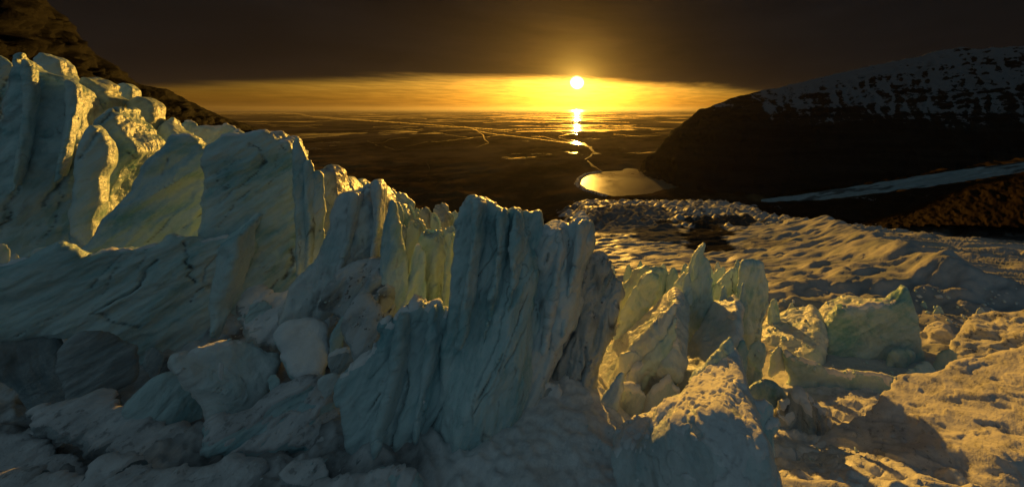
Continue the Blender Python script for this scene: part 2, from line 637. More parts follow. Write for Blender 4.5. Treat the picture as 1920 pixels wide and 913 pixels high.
    if flank:
        # the end towards the sun is broken off along one steep face
        dr = np.full(U.shape, 1e9)
        for e in side:
            if e[1][1] < e[0][1] - 0.15 * abs(e[1][0] - e[0][0]) and 0.5 * (e[0][0] + e[1][0]) > cen[0] - 0.1 * (hi[0] - lo[0]):
                dr = np.minimum(dr, line_dist(list(e), U, V))
        fw_ = flank * (hi[0] - lo[0])
        cutd = 1.9 * np.clip(fw_ - dr, 0, None) * (1 + 0.25 * fn)
        front = np.maximum(front - cutd, -0.85 * tb)
        backt = np.maximum(backt, 0.9 * tb * (dr < fw_))
    backt = np.maximum(backt, 0.12 * size - front)
    W = w[None, None, :]
    fw = np.maximum(W - front[:, :, None], -W - backt[:, :, None])
    D2 = np.broadcast_to(d2[:, :, None], fw.shape)
    hmix = np.clip(0.5 + 0.5 * (fw - D2) / k, 0, 1)
    Fd = D2 * (1 - hmix) + fw * hmix + k * hmix * (1 - hmix)
    Fd[0], Fd[-1], Fd[:, 0], Fd[:, -1] = 9, 9, 9, 9
    Fd[:, :, 0] = 9; Fd[:, :, -1] = 9
    vv, ff = surface_nets(Fd, h, (u[0], v[0], w[0]))
    vv = relax(vv, ff, 1, 0.25)
    vv, ff = subdivide(vv, ff)
    vv = relax(vv, ff, 1, 0.25)
    nn = vnormals(vv, ff)
    # wear -------------------------------------------------------------
    ga = math.radians(grain)
    al = vv[:, 0] * math.cos(ga) + vv[:, 1] * math.sin(ga)
    ac = -vv[:, 0] * math.sin(ga) + vv[:, 1] * math.cos(ga)
    G = np.stack([al, ac, vv[:, 2]], 1) + off
    sc = min(1.0, size / 6.0)
    Aw = rough * sc
    st = np.array((0.30, 1.0, 0.6))
    warp = fbm((vv + off) / 2.6, 2)[:, None] * np.array((0.0, 0.5, 0.3))
    Gs = G * st + warp
    disp = 0.10 * Aw * fbm((vv + off) / 3.0, 3)
    # broad scoops with sharp crests between them, drawn out along the grain
    Gw = G * np.array((0.55, 1.0, 0.8)) + warp * 1.2
    disp += scoop * Aw * 0.42 * (np.clip(worley(Gw / 2.4, True), 0, 1.5) - 0.7)
    disp += scoop * Aw * 0.07 * (np.clip(worley(Gw / 0.85 + 7, True), 0, 1.5) - 0.7)
    fl = noise(Gs / 1.15)
    disp += flutes * Aw * 0.14 * (0.45 - np.abs(fl) * 1.2)
    fl2 = noise(Gs / 0.45 + 5)
    disp += flutes * Aw * 0.045 * (0.4 - np.abs(fl2))
    pl = fbm(G * np.array((0.35, 1, 0.8)) / 1.9 + 9, 3)
    disp += plates * Aw * 0.09 * (sstep(pl, -0.03, 0.03) + sstep(pl, 0.44, 0.48) + sstep(pl, -0.53, -0.49))
    scm = sstep(noise((vv + off) / 2.2 + 40), -0.1, 0.5)
    disp += Aw * 0.09 * scm * (np.clip(worley((vv + off) / 0.62), 0, 1) - 0.5)
    disp += Aw * 0.03 * fbm((vv + off) / 0.4, 2)
    # dirt bands and cracks --------------------------------------------
    vn = noise(G * np.array((0.12, 0.9, 0.6)) / 1.1 + warp * 1.5 + 3)
    vmask = sstep(fbm((vv + off) / 3.5 + 60, 2), -0.05, 0.55)
    dirtv = dirt * 1.0 * (1 - sstep(np.abs(vn), 0.0, 0.07)) * vmask
    edge_l = (1 - sstep(np.abs(pl + 0.03), 0.0, 0.035)) * sstep(noise((vv + off) / 1.4 + 80), 0.0, 0.5)
    dirtv = np.maximum(dirtv, dirt * 0.8 * edge_l)
    if smudge:
        sm = fbm(G * np.array((0.45, 1, 1)) / 1.6 + 21, 4)
        dirtv = np.maximum(dirtv, smudge * sstep(sm, 0.15, 0.75))
    wob = 0.22 * fbm((vv + off) / 0.9, 3)
    cw = 0.55 + 0.75 * np.clip(noise((vv + off) / 0.9 + 33) + 0.25, -0.35, 1)
    for cr in cracks:
        wd, dp, pts = cr[0] * 0.48, cr[1] * 0.9, cr[2]
        dd = line_dist([loc(*p) for p in pts], vv[:, 0] + wob, vv[:, 1] + wob) / cw
        fm = sstep(vv[:, 2], -0.3, 0.1)
        disp -= dp * fm * (1 - sstep(dd, 0, wd * 1.3))
        dirtv = np.maximum(dirtv, fm * (1 - sstep(dd, wd * 0.15, wd * 0.8)) * (cr[3] if len(cr) > 3 else 0.8) * (0.35 + 0.65 * sstep(noise((vv + off) / 1.1 + 13), -0.35, 0.25)))
    vv = vv + nn * disp[:, None]
    world_v = P0 + vv[:, :1] * eu + vv[:, 1:2] * ev + vv[:, 2:] * n
    low = world_v[np.argmin(world_v[:, 2])]
    base = np.array((world_v[:, 0].mean(), world_v[:, 1].mean(), low[2]))
    if parent is not None:
        pl_ = np.array(parent.location)
        me = make_mesh(name, world_v - pl_, ff)
    else:
        me = make_mesh(name, world_v - base, ff)
    attr(me, 'dirt', np.clip(dirtv, 0, 1))
    ga_ = me.attributes.new('grain', 'FLOAT_VECTOR', 'POINT'); ga_.data.foreach_set('vector', np.ascontiguousarray(G, np.float32).ravel())
    o = link(name, me, M[mat], (0, 0, 0) if parent is not None else base, parent)
    if parent is None:
        tag(o, label, cat or 'serac', group)
    elif label:
        o['label'] = label
    # the snow lying on it ---------------------------------------------
    if snow is not None:
        nw = vnormals(world_v, ff)
        nw = relax(nw, ff, 3, 0.7)
        nw /= np.linalg.norm(nw, axis=1)[:, None] + 1e-9
        s = nw[:, 2] - snow + 0.22 * fbm((world_v + off) / 1.6, 3) + 0.10 * noise((world_v + off) / 0.35)
        ff2 = ff[(s[ff] > -0.02).any(1)]
        if len(ff2) > 30:
            comp = components(ff2, len(world_v))
            th = 0.16 * min(1.0, size / 4)
            t = -0.03 + (th + 0.03) * sstep(s, 0.0, 0.16) + 0.05 * sc * fbm((world_v + off) / 0.7, 2) * sstep(s, 0.05, 0.3)
            sv_ = world_v + nw * t[:, None] * 0.6 + np.array((0, 0, 0.4)) * t[:, None]
            ref = np.array(parent.location) if parent is not None else base
            lab_, cnt_ = np.unique(comp, return_counts=True)
            order = np.argsort(-cnt_)
            small = []
            for r_, j in enumerate(order):
                sel = ff2[comp == lab_[j]]
                if r_ < 6 and cnt_[j] > 80:
                    add_part('snow_cap', sv_ - ref, sel, M[snowmat], o)
                elif cnt_[j] > 14:
                    small.append(sel)
            if small:
                add_part('snow_dusting', sv_ - ref, np.concatenate(small), M[snowmat], o)['kind'] = 'stuff'
    return o

# ================================================================== the land
ZV = -300.0                    # level of the coastal plain below the camera


def plane_hit(px, py, z=ZV):
    Y = -z * F / (py - HY)
    return np.array(((px - CX) / F * Y, Y, z))


def plane_hit0(px, py, z=ZV):
    Y = -z * F0 / (py - HY)
    return ((px - CX0) / F0 * Y, Y)


def grid_faces(a, b):
    i = np.arange(a * b).reshape(a, b)
    return np.stack([i[:-1, :-1], i[:-1, 1:], i[1:, 1:], i[1:, :-1]], -1).reshape(-1, 4)


def in_poly(poly, X, Y):
    return poly_sdf(poly, X, Y)


def xy(p, s):
    return np.stack([p[:, 0] / s, p[:, 1] / s, np.zeros(len(p))], 1)


_YB = np.log([10, 30, 36, 42, 55, 66, 90, 140, 220, 420, 850, 1300, 1500])
_ZB = [-25, -27, -29.5, -33, -38.5, -42.5, -49.5, -61.5, -82, -125, -207, -284, -330]
_YL = np.log([10, 28, 36, 45, 60, 75, 95, 150, 300, 600, 1500])
_ZL = [-24, -25, -25.5, -23.5, -22.5, -27, -42, -95, -210, -312, -330]
_ZC = [-25, -26, -27, -27.8, -28.6, -30.5, -34, -42, -58, -200, -312, -330]
_YC = np.log([10, 28, 36, 42, 48, 55, 64, 75, 95, 300, 600, 1500])
CREST = [(400, 88), (200, 108), (144, 120), (137, 127), (153, 165), (185, 220), (224, 280), (340, 470), (560, 900), (700, 1500)]


def glacier_base(X, Y):
    lY = np.log(np.maximum(Y, 10))
    main = np.interp(lY, _YB, _ZB)
    left = np.interp(lY, _YL, _ZL)
    q = X / np.maximum(Y, 1)
    near = 1 - sstep(Y, 60, 110)
    cent = np.interp(lY, _YC, _ZC)
    tl = sstep(X, -10, -1)
    tr = near * sstep(X, 5, 17) + (1 - near) * sstep(q, 0.05, 0.19)
    z = left * (1 - tl) + cent * tl
    z = z * (1 - tr) + main * tr
    # the far basin beyond the crest on the right lies lower
    poly = CREST + [(1800, 1500), (1800, 70)]
    sd_ = poly_sdf(poly, X, Y)
    tilt = np.clip(0.17 * (X - 0.5 * Y), 0, 16) * sstep(Y, 95, 165) * (1 - sstep(Y, 350, 700))
    inb = sstep(-sd_, 0, 30)
    z = z + tilt * (1 - inb) - 14 * inb * sstep(Y, 90, 130) + 4.0 * np.exp(-(sd_ / 12) ** 2) * sstep(Y, 70, 110) * (Y < 600)
    # runs out against the moraine
    z = z - 60 * sstep(q, 0.55, 0.7) * sstep(Y, 720, 950)
    return z, sd_


def ground_hit(px, py):
    lo = np.geomspace(12, 1500, 900)
    q = (px - CX0) / F0
    z, _ = glacier_base(q * lo, lo)
    k = np.argmax(z >= -(py - HY) / F0 * lo)
    return (q * lo[k], lo[k])


NQ, NY = 520, 560
qq = np.linspace(-1.75, 1.55, NQ)
yy = np.geomspace(12, 1500, NY)
Q, YG = np.meshgrid(qq, yy)
XG = Q * YG
v = np.stack([XG.ravel(), YG.ravel(), np.zeros(XG.size)], 1)
zb, sdc = glacier_base(v[:, 0], v[:, 1])
Yv = v[:, 1]
basin = sstep(-sdc, 0, 25) * sstep(Yv, 80, 120)
right = sstep(v[:, 0], 5, 25)
a_near = 1 - sstep(Yv, 55, 85)
a_mid = sstep(Yv, 65, 95) * (1 - sstep(Yv, 150, 260))
a_far = sstep(Yv, 170, 280) * (1 - sstep(Yv, 430, 620))
a_end = sstep(Yv, 450, 680)
fold = np.stack([(v[:, 0] * 0.8 + v[:, 1] * 0.6) / 1.9, (-v[:, 0] * 0.6 + v[:, 1] * 0.8) / 6.5, 0 * Yv], 1)
fold = fold + 0.35 * fbm(xy(v, 3.0), 3)[:, None]
blk = np.clip(worley(np.stack([v[:, 0] / 1.7, v[:, 1] / 1.9, 0 * Yv], 1)), 0, 1)
smooth = np.exp(-((v[:, 0] - 3) / 6.0) ** 2)                    # the gully floor stays smooth
dz_ = a_near * (0.5 * fbm(xy(v, 7.0), 4) + (1 - 0.65 * smooth) * (0.9 * (0.35 - np.abs(noise(fold))) + 0.8 * (0.5 - blk) + 0.2 * fbm(xy(v, 0.9), 3)))
lum = ridged(xy(v, 9.0) + 3, 3)
cells = worley(np.stack([v[:, 0] / 5.5 + 0.35 * noise(xy(v, 6.0)), v[:, 1] / 5.5, 0 * Yv], 1))
dz_ += a_mid * (1 - basin) * (1.3 * fbm(xy(v, 12.0), 4) + 2.6 * (0.55 - cells) * sstep(noise(xy(v, 26.0) + 7), -0.3, 0.5) + 0.3 * fbm(xy(v, 2.2), 2))
sast = np.stack([v[:, 0] / 62 + v[:, 1] / 150, v[:, 1] / 19 - v[:, 0] / 55, 0 * Yv], 1)
dz_ += (a_far + 0.75 * a_mid * sstep(Yv, 95, 150)) * (1 - basin) * (5.5 * (0.4 - np.abs(noise(sast + 0.4 * fbm(xy(v, 40.0), 2)[:, None]))) + 2.6 * (0.4 - np.abs(noise(sast * 2.7 + 9))) + 0.5 * fbm(sast * 3.1, 2))
# parallel crevasses in the far basin
cr = np.stack([(v[:, 0] * 0.80 + v[:, 1] * 0.60) / 34, (-v[:, 0] * 0.60 + v[:, 1] * 0.80) / 190, 0 * Yv], 1)
crn = noise(cr + 0.35 * fbm(xy(v, 60.0), 3)[:, None])
bz = sstep(Yv, 150, 230)
dz_ += basin * bz * (19.0 * (0.35 - np.abs(crn)) + 3.5 * (0.4 - np.abs(noise(cr * 2.6 + 4))))
dz_ += basin * (1 - bz * 0.6) * (2.0 * fbm(xy(v, 14.0), 4) + 1.5 * fbm(xy(v, 40.0), 2))
# the broken ice front
ch = np.stack([v[:, 0] / 26, v[:, 1] / 48, 0 * Yv], 1)
dz_ += a_end * (20 * (0.38 - np.abs(noise(ch + 0.5 * fbm(xy(v, 70.0), 2)[:, None]))) + 9 * fbm(xy(v, 24.0), 4)) * (1 - 0.45 * basin)
v[:, 2] = zb + dz_
# rock debris carried on the ice, and shade painted into the left hollow
dirt = np.zeros(len(v))
dn = fbm(xy(v, 60.0), 4); dn2 = fbm(np.stack([v[:, 0] / 16, v[:, 1] / 60, 0 * Yv], 1) + 5, 4)
for poly, soft_, amt in (
        ([(1275, 440), (1300, 425), (1340, 421), (1376, 438), (1372, 462), (1350, 478), (1310, 474), (1278, 460)], 8, 1.0),
        ([(1190, 430), (1260, 428), (1300, 440), (1290, 462), (1240, 456), (1195, 444)], 14, 0.75),
        ([(1110, 400), (1160, 388), (1230, 392), (1270, 410), (1240, 440), (1170, 444), (1110, 450)], 30, 0.5),
        ([(1230, 424), (1330, 414), (1420, 414), (1400, 424), (1320, 428)], 9, 0.9),
        ([(1380, 455), (1450, 446), (1500, 450), (1460, 466), (1400, 470)], 12, 0.35)):
    pl = [ground_hit(*p) for p in poly]
    d = poly_sdf(pl, v[:, 0], v[:, 1])
    sc_ = 0.05 * Yv
    dirt = np.maximum(dirt, amt * sstep(-d / sc_ + 0.5 * dn + 0.6 * dn2 + 0.35, 0.0, 0.4))
dirt = np.maximum(dirt, 0.8 * a_end * sstep(dn2 + 0.5 * dn - 1.2 * (Q.ravel() - 0.25), 0.1, 0.5) * (1 - basin))
dirt = np.maximum(dirt, 0.5 * a_end * sstep(-dz_ / 12, 0.35, 0.9))  # darker in the low places of the ice front
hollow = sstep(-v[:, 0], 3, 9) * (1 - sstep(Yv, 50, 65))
dirt = np.maximum(dirt, hollow * (0.38 + 0.5 * fbm(xy(v, 3.0), 3)))  # dark clefts between the left blocks: painted shade, carried with the debris value
me = make_mesh('glacier', to_world(v), grid_faces(NY, NQ))
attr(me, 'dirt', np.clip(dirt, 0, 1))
attr(me, 'fresh', np.clip((1 - sstep(Yv, 60, 95)) * (1 - 0.35 * hollow), 0, 1))  # whiteness also held back in the left hollow as painted shade
attr(me, 'blue', np.clip(basin * bz * sstep(-dz_, -1.0, 3.0) + 0.15 * a_end * sstep(-dz_ / 8, -0.2, 0.6), 0, 1))

m, gg, bs = mat('glacier_snow')
co = gg.n('ShaderNodeTexCoord').outputs['Object']
n1 = gg.noise(co, 0.09, 6.0, 0.6); n2 = gg.noise(co, 1.6, 6.0, 0.62)
base = gg.mix(gg.step(n1, 0.38, 0.66), (0.43, 0.43, 0.46), (0.27, 0.30, 0.34))
af = gg.n('ShaderNodeAttribute'); af.attribute_name = 'fresh'
base = gg.mix(af.outputs['Fac'], base, gg.mix(gg.step(n2, 0.4, 0.65), (0.78, 0.78, 0.81), (0.62, 0.63, 0.67)))
ab = gg.n('ShaderNodeAttribute'); ab.attribute_name = 'blue'
base = gg.mix(gg.m('MULTIPLY', ab.outputs['Fac'], 0.8), base, (0.16, 0.33, 0.36))
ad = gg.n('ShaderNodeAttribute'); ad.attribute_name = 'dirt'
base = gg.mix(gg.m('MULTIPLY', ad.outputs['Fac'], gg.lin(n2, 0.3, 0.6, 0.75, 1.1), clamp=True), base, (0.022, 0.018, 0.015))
gg.put(bs.inputs['Base Color'], base)
gg.put(bs.inputs['Roughness'], gg.lin(n2, 0.35, 0.65, 0.45, 0.7))
gg.put(bs.inputs['Specular IOR Level'], gg.lin(ad.outputs['Fac'], 0.0, 0.5, 0.45, 0.0))
bump(gg, bs, gg.m('ADD', n2, gg.m('MULTIPLY', gg.noise(co, 0.35, 5.0, 0.6), 1.5)), 0.45, 0.28)
M['glacier'] = m
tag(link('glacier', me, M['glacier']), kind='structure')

# ---------------------------------------------------------------- coastal plain
LAKE = [(1084, 345), (1088, 334), (1100, 326), (1130, 321), (1166, 321), (1168, 317), (1175, 315), (1190, 316), (1205, 321), (1225, 329),
        (1250, 338), (1278, 347), (1262, 352), (1235, 357), (1214, 364), (1190, 366), (1160, 368), (1140, 367), (1115, 360), (1095, 354)]
lake_plan = [plane_hit0(*p) for p in LAKE]
NQ2, NY2 = 430, 380
qq = np.linspace(-1.7, 1.5, NQ2); yy = np.geomspace(420, 150000, NY2)
Q, YG = np.meshgrid(qq, yy)
v = np.stack([(Q * YG).ravel(), YG.ravel(), np.full(Q.size, ZV)], 1)
Yv, qv = v[:, 1], Q.ravel()
hill = np.exp(-np.maximum(Yv - 900, 0) / 1100)
slope_dir = np.stack([(v[:, 0] * 0.75 + v[:, 1] * 0.66) / 900, (-v[:, 0] * 0.66 + v[:, 1] * 0.75) / 190, 0 * Yv], 1)
wv = 0.25 * fbm(xy(v, 500.0), 3)[:, None]
rel = hill * (62 * (ridged(slope_dir + wv, 6, 0.6) - 0.58) + 16 * fbm(xy(v, 150.0), 5, 0.6))
spur = np.clip((0.02 - qv) * 1.6, 0, 1) * np.exp(-np.maximum(Yv - 700, 0) / 700)
rel += spur * 90 * sstep(qv, -0.75, -0.35)
rel += 6 * fbm(xy(v, 1100.0), 5) * np.exp(-Yv / 6000)
ld = poly_sdf(lake_plan, v[:, 0], v[:, 1])
keep = sstep(ld, 0, 160)
rel = np.where(ld < 0, -6.0, rel * keep - 6 * (1 - sstep(ld, 0, 12)))
rel = np.maximum(rel, -8) + 3.0 * hill * fbm(xy(v, 40.0), 3) * keep
v[:, 2] += rel
f = grid_faces(NY2, NQ2)
S_ = 150000.0
vb = np.array([(-S_, -S_, -345), (S_, -S_, -345), (S_, S_, -345), (-S_, S_, -345)])
f = np.concatenate([f, [[len(v), len(v) + 1, len(v) + 2, len(v) + 3]]])
v = np.concatenate([to_world(v), vb])
me = make_mesh('coastal_plain', v, f)
m, gg, bs = mat('dark_outwash_plain')
co = gg.n('ShaderNodeTexCoord').outputs['Object']
n1 = gg.noise(co, 0.0016, 8.0, 0.62); n2 = gg.noise(co, 0.02, 6.0, 0.65)
base = gg.mix(gg.step(n1, 0.36, 0.64), (0.022, 0.016, 0.011), (0.135, 0.092, 0.046))
base = gg.mix(gg.m('MULTIPLY', gg.step(n2, 0.5, 0.72), 0.5), base, (0.13, 0.09, 0.05))
w1 = gg.noise(gg.mapping(co, (0.35, 1.0, 1.0), (0, 0, 0.12)), 0.0011, 7.0, 0.62, 0.4)
w2 = gg.noise(gg.mapping(co, (0.6, 1.0, 1.0)), 0.009, 5.0, 0.6)
sepn = gg.n('ShaderNodeSeparateXYZ'); gg.put(sepn.inputs[0], co)
more = gg.lin(sepn.outputs[1], 700.0, 9000.0, -0.028, 0.035)
wsum = gg.m('ADD', gg.m('ADD', w1, gg.m('MULTIPLY', w2, 0.35)), more)
wet = gg.step(wsum, 0.755, 0.775)
base = gg.mix(wet, base, (0.02, 0.02, 0.02))
gg.put(bs.inputs['Base Color'], base)
gg.put(bs.inputs['Roughness'], gg.lin(wet, 0.0, 1.0, 0.85, 0.10))
gg.put(bs.inputs['Specular IOR Level'], gg.lin(wet, 0.0, 1.0, 0.0, 0.5))
b = gg.n('ShaderNodeBump'); b.inputs['Distance'].default_value = 7.0
gg.put(b.inputs['Strength'], gg.lin(wet, 0.0, 1.0, 0.55, 0.02)); gg.put(b.inputs['Height'], n2)
gg.put(bs.inputs['Normal'], b.outputs[0])
M['plain'] = m
tag(link('coastal_plain', me, m), kind='structure')


def water_material(name, base, rough, bdist, bscale):
    m, gg, bs = mat(name)
    co = gg.n('ShaderNodeTexCoord').outputs['Object']
    n = gg.noise(gg.mapping(co, (0.5, 1, 1)), bscale, 4.0, 0.6)
    bs.inputs['Base Color'].default_value = base + (1,)
    gg.put(bs.inputs['Roughness'], gg.lin(gg.noise(co, bscale * 0.15, 5.0, 0.6), 0.3, 0.7, rough * 0.6, rough * 1.5))
    bs.inputs['IOR'].default_value = 1.33
    bump(gg, bs, n, 0.3, bdist)
    return m


def flat_polygon(name, pts, m, z, cat=None):
    pv = np.array([(p[0], p[1], z) for p in pts])
    me = bpy.data.meshes.new(name)
    me.from_pydata([tuple(p) for p in pv], [], [list(range(len(pv)))][0:1])
    me.update()
    if me.polygons[0].normal.z < 0:
        me.flip_normals()
    return tag(link(name, me, m), kind='structure')


M['lake'] = water_material('frozen_lake_ice', (0.15, 0.12, 0.085), 0.34, 0.6, 0.05)
M['river'] = water_material('river_water', (0.02, 0.02, 0.018), 0.10, 0.15, 0.02)
M['sea'] = water_material('sea_water', (0.02, 0.02, 0.02), 0.22, 3.0, 0.004)
lp = chaikin(chaikin(chaikin([tuple(plane_hit(*p)[:2]) for p in LAKE], 0.25), 0.25), 0.25)
_la = np.array(lp); _lc = _la.mean(0); _nz = fbm(np.stack([_la[:, 0] / 45, _la[:, 1] / 45, 0 * _la[:, 0]], 1), 4)
lp = [tuple(a_) for a_ in _la + (_la - _lc) * (0.05 * _nz)[:, None]]
flat_polygon('lake', lp, M['lake'], ZV - 1.2)
flat_polygon('sea', [(-S_ * 0.98, 22000), (-19000, 23000), (-16000, 26000), (-4000, 28500), (15000, 32000), (S_ * 0.98, 38000), (S_ * 0.98, S_ * 0.995), (-S_ * 0.98, S_ * 0.995)], M['sea'], ZV + 9.0)


# broken shore ice heaped along the near-left rim of the lake
rim = np.array([plane_hit(*p) for p in ((1128, 321), (1100, 326), (1088, 334), (1084, 345), (1095, 354), (1115, 360), (1140, 367))])
rt = np.linspace(0, len(rim) - 1, 260); rp = np.stack([np.interp(rt, np.arange(len(rim)), rim[:, k]) for k in range(3)], 1)
ac_ = np.linspace(-1, 1, 22)
lc_ = np.array(plane_hit(1170, 342))
out_ = rp - lc_; out_[:, 2] = 0; out_ /= np.linalg.norm(out_, axis=1)[:, None]
rv = (rp[None] + out_[None] * (ac_[:, None, None] * 16 + 4)).reshape(-1, 3)
hh_ = np.repeat(1 - ac_ ** 2, 260)
rv[:, 2] = ZV - 2.5 + hh_ * (2.6 + 5.0 * (0.45 - np.abs(noise(rv / 7.0))) + 2.5 * fbm(rv / 3.0, 3))
me = make_mesh('shore_ice', rv, grid_faces(22, 260))
if me.polygons[100].normal.z < 0:
    me.flip_normals()
attr(me, 'dirt', np.clip(0.9 * sstep(fbm(rv / 9.0, 3), 0.0, 0.4), 0, 1)); attr(me, 'blue', np.zeros(len(rv)))
tag(link('shore_ice', me, M['glacier']), kind='structure')


def ribbon(name, pts, lift):
    """a watercourse on the plain: photo column, row and half height, laid on the ground"""
    P = np.array(pts, float)
    t = np.concatenate([[0], np.cumsum(np.hypot(*np.diff(P[:, :2], axis=0).T))])
    s = np.arange(0, t[-1], 1.2)
    px, py, hh = (np.interp(s, t, P[:, k]) for k in range(3))
    z0 = np.zeros(len(s))
    px = px + 3.5 * noise(np.stack([s / 11, z0, z0 + P[0, 0]], 1))
    py = py + 0.6 * noise(np.stack([s / 7, z0 + 4, z0 + P[0, 0]], 1))
    hh = hh * (0.3 + 1.1 * np.abs(noise(np.stack([s / 5, z0 + 8, z0 + P[0, 1]], 1))))
    hx = np.zeros(len(s)); dx_ = np.gradient(px); dy_ = np.gradient(py)
    ln = np.hypot(dx_, dy_) + 1e-9
    nx_, ny_ = -dy_ / ln, dx_ / ln
    A = [plane_hit(a, max(b, HY + 3), ZV + lift) for a, b in zip(px + nx_ * hh * 1.6, py + ny_ * hh)]
    B = [plane_hit(a, max(b, HY + 3), ZV + lift) for a, b in zip(px - nx_ * hh * 1.6, py - ny_ * hh)]
    v = np.array(A + B); n = len(s)
    i = np.arange(n - 1)
    me = make_mesh(name, v, np.stack([i, i + 1, i + 1 + n, i + n], 1))
    if me.polygons[0].normal.z < 0:
        me.flip_normals()
    return tag(link(name, me, M['river']), kind='structure')


for k, r in enumerate((
        [(395, 213, 2.2), (470, 212, 2.6), (555, 213, 2.6), (585, 219, 1.8), (640, 223, 2.2), (700, 227, 2.2), (760, 231, 1.6), (830, 236, 1.2), (900, 241, 1.0), (960, 245, 0.8)],
        [(870, 237, 0.8), (905, 248, 1.0), (930, 252, 0.8), (985, 258, 1.0), (1040, 265, 1.0), (1068, 268, 3.0), (1095, 270, 3.8), (1107, 277, 2.6), (1112, 285, 2.0), (1130, 290, 1.0)],
        [(1112, 287, 1.6), (1100, 299, 2.0), (1108, 309, 2.2), (1128, 321, 1.8)],
        [(893, 241, 0.7), (905, 255, 0.9), (916, 268, 0.8), (893, 277, 0.5)],
        [(940, 243, 0.4), (1080, 241, 1.0), (1200, 240, 0.5), (1290, 243, 0.3)],
        [(1048, 256, 0.5), (1064, 252, 1.1), (1078, 250, 0.5)],
        [(1020, 224, 0.6), (1075, 226, 1.5), (1110, 228, 0.9), (1180, 230, 0.4)],
        [(640, 216, 0.5), (720, 220, 0.8), (800, 223, 0.5)],
        [(1150, 252, 0.4), (1200, 256, 0.7), (1240, 254, 0.3)],
        [(796, 300, 0.3), (806, 315, 0.5), (801, 330, 0.4)])):
    ribbon('river', r, 3.0 + 0.5 * k)
rb_ = np.random.RandomState(5)
for k in range(46):                # thin braided channels of the outwash plain
    x, y = rb_.uniform(480, 1270), 212 + 62 * rb_.rand() ** 1.3
    hh, pts = 0.22 + 0.25 * rb_.rand(), []
    dx_, sl = rb_.choice((-1, 1)) * rb_.uniform(9, 16), rb_.uniform(0.03, 0.22)
    for j in range(rb_.randint(4, 10)):
        pts.append((x, min(max(y, 210), 282), hh * (0.6 + 0.8 * rb_.rand())))
        x += dx_ * rb_.uniform(0.5, 1.4); y += abs(dx_) * sl * rb_.uniform(-0.3, 1.6) * (y - 200) / 50
    if 430 < min(q_[0] for q_ in pts) and max(q_[0] for q_ in pts) < 1290:
        ribbon('river', pts, 2.0 + 0.03 * k)


# ---------------------------------------------------------------- lofted ground
def loft(name, rows, ns, nt, m, disp, back=None):
    R_ = []
    x0, x1 = rows[0][0][0], rows[0][-1][0]
    s = np.linspace(x0, x1, ns)
    for row in rows:
        P = np.array(row, float)
        px = P[:, 0]
        W_ = np.stack([pix(*p) for p in row])
        R_.append(np.stack([np.interp(s, px, W_[:, k]) for k in range(3)], 1))
    if back:
        b_ = R_[-1].copy(); b_[:, 1] += back[0]; b_[:, 0] *= (1 + back[0] / R_[-1][:, 1]); b_[:, 2] -= back[1]
        R_.append(b_)
    R_ = np.stack(R_)
    T = np.linspace(0, len(R_) - 1, nt)
    k = np.minimum(T.astype(int), len(R_) - 2); fr = (T - k)[:, None, None]
    v = (R_[k] * (1 - fr) + R_[k + 1] * fr).reshape(-1, 3)
    f = grid_faces(nt, ns)
    v = relax(v, f, 6, 0.5)
    nn = vnormals(v, f)
    if nn[:, 2].mean() < 0:
        f = f[:, ::-1]; nn = -nn
    tt = np.repeat(T / (len(R_) - 1), ns)
    ss = np.tile(np.concatenate([[0], np.cumsum(np.linalg.norm(np.diff(R_[0], axis=0), axis=1))]), nt)
    v = v + nn * (disp(v, tt, ss) if disp.__code__.co_argcount == 3 else disp(v, tt))[:, None]
    me = make_mesh(name, v, f)
    return v, f, me, tt, ss


def rock_material(name, rock, rock2, snowc, scale):
    m, gg, bs = mat(name)
    co = gg.n('ShaderNodeTexCoord').outputs['Object']
    n1 = gg.noise(co, scale, 7.0, 0.65); n2 = gg.noise(co, scale * 9, 6.0, 0.65)
    strata = gg.noise(gg.mapping(co, (0.15, 0.15, 2.2), (0.05, 0.04, 0)), scale * 3, 4.0, 0.6)
    base = gg.mix(gg.step(strata, 0.4, 0.6), rock, rock2)
    a = gg.n('ShaderNodeAttribute'); a.attribute_name = 'snow'
    s = gg.step(gg.m('ADD', a.outputs['Fac'], gg.m('ADD', gg.m('MULTIPLY', gg.m('SUBTRACT', n2, 0.5), 1.1), gg.m('MULTIPLY', gg.m('SUBTRACT', strata, 0.5), 0.9))), 0.46, 0.60)
    gg.put(bs.inputs['Base Color'], gg.mix(s, base, snowc))
    bs.inputs['Roughness'].default_value = 0.75
    bs.inputs['Specular IOR Level'].default_value = 0.02
    bump(gg, bs, gg.m('ADD', gg.m('MULTIPLY', n1, 2.0), n2), 0.6, 0.06 / scale)
    return m


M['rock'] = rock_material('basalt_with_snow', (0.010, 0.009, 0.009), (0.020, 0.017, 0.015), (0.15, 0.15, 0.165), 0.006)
M['rock_near'] = rock_material('basalt_crags', (0.004, 0.0035, 0.0035), (0.008, 0.007, 0.0065), (0.08, 0.08, 0.09), 0.06)  # rock and snow colours cut dark to stand in for shade on this mountain
M['moraine'] = rock_material('moraine_gravel', (0.012, 0.010, 0.009), (0.022, 0.017, 0.013), (0.30, 0.31, 0.33), 0.012)
M['brown'] = rock_material('brown_scree', (0.012, 0.007, 0.004), (0.020, 0.012, 0.006), (0.10, 0.09, 0.085), 0.03)

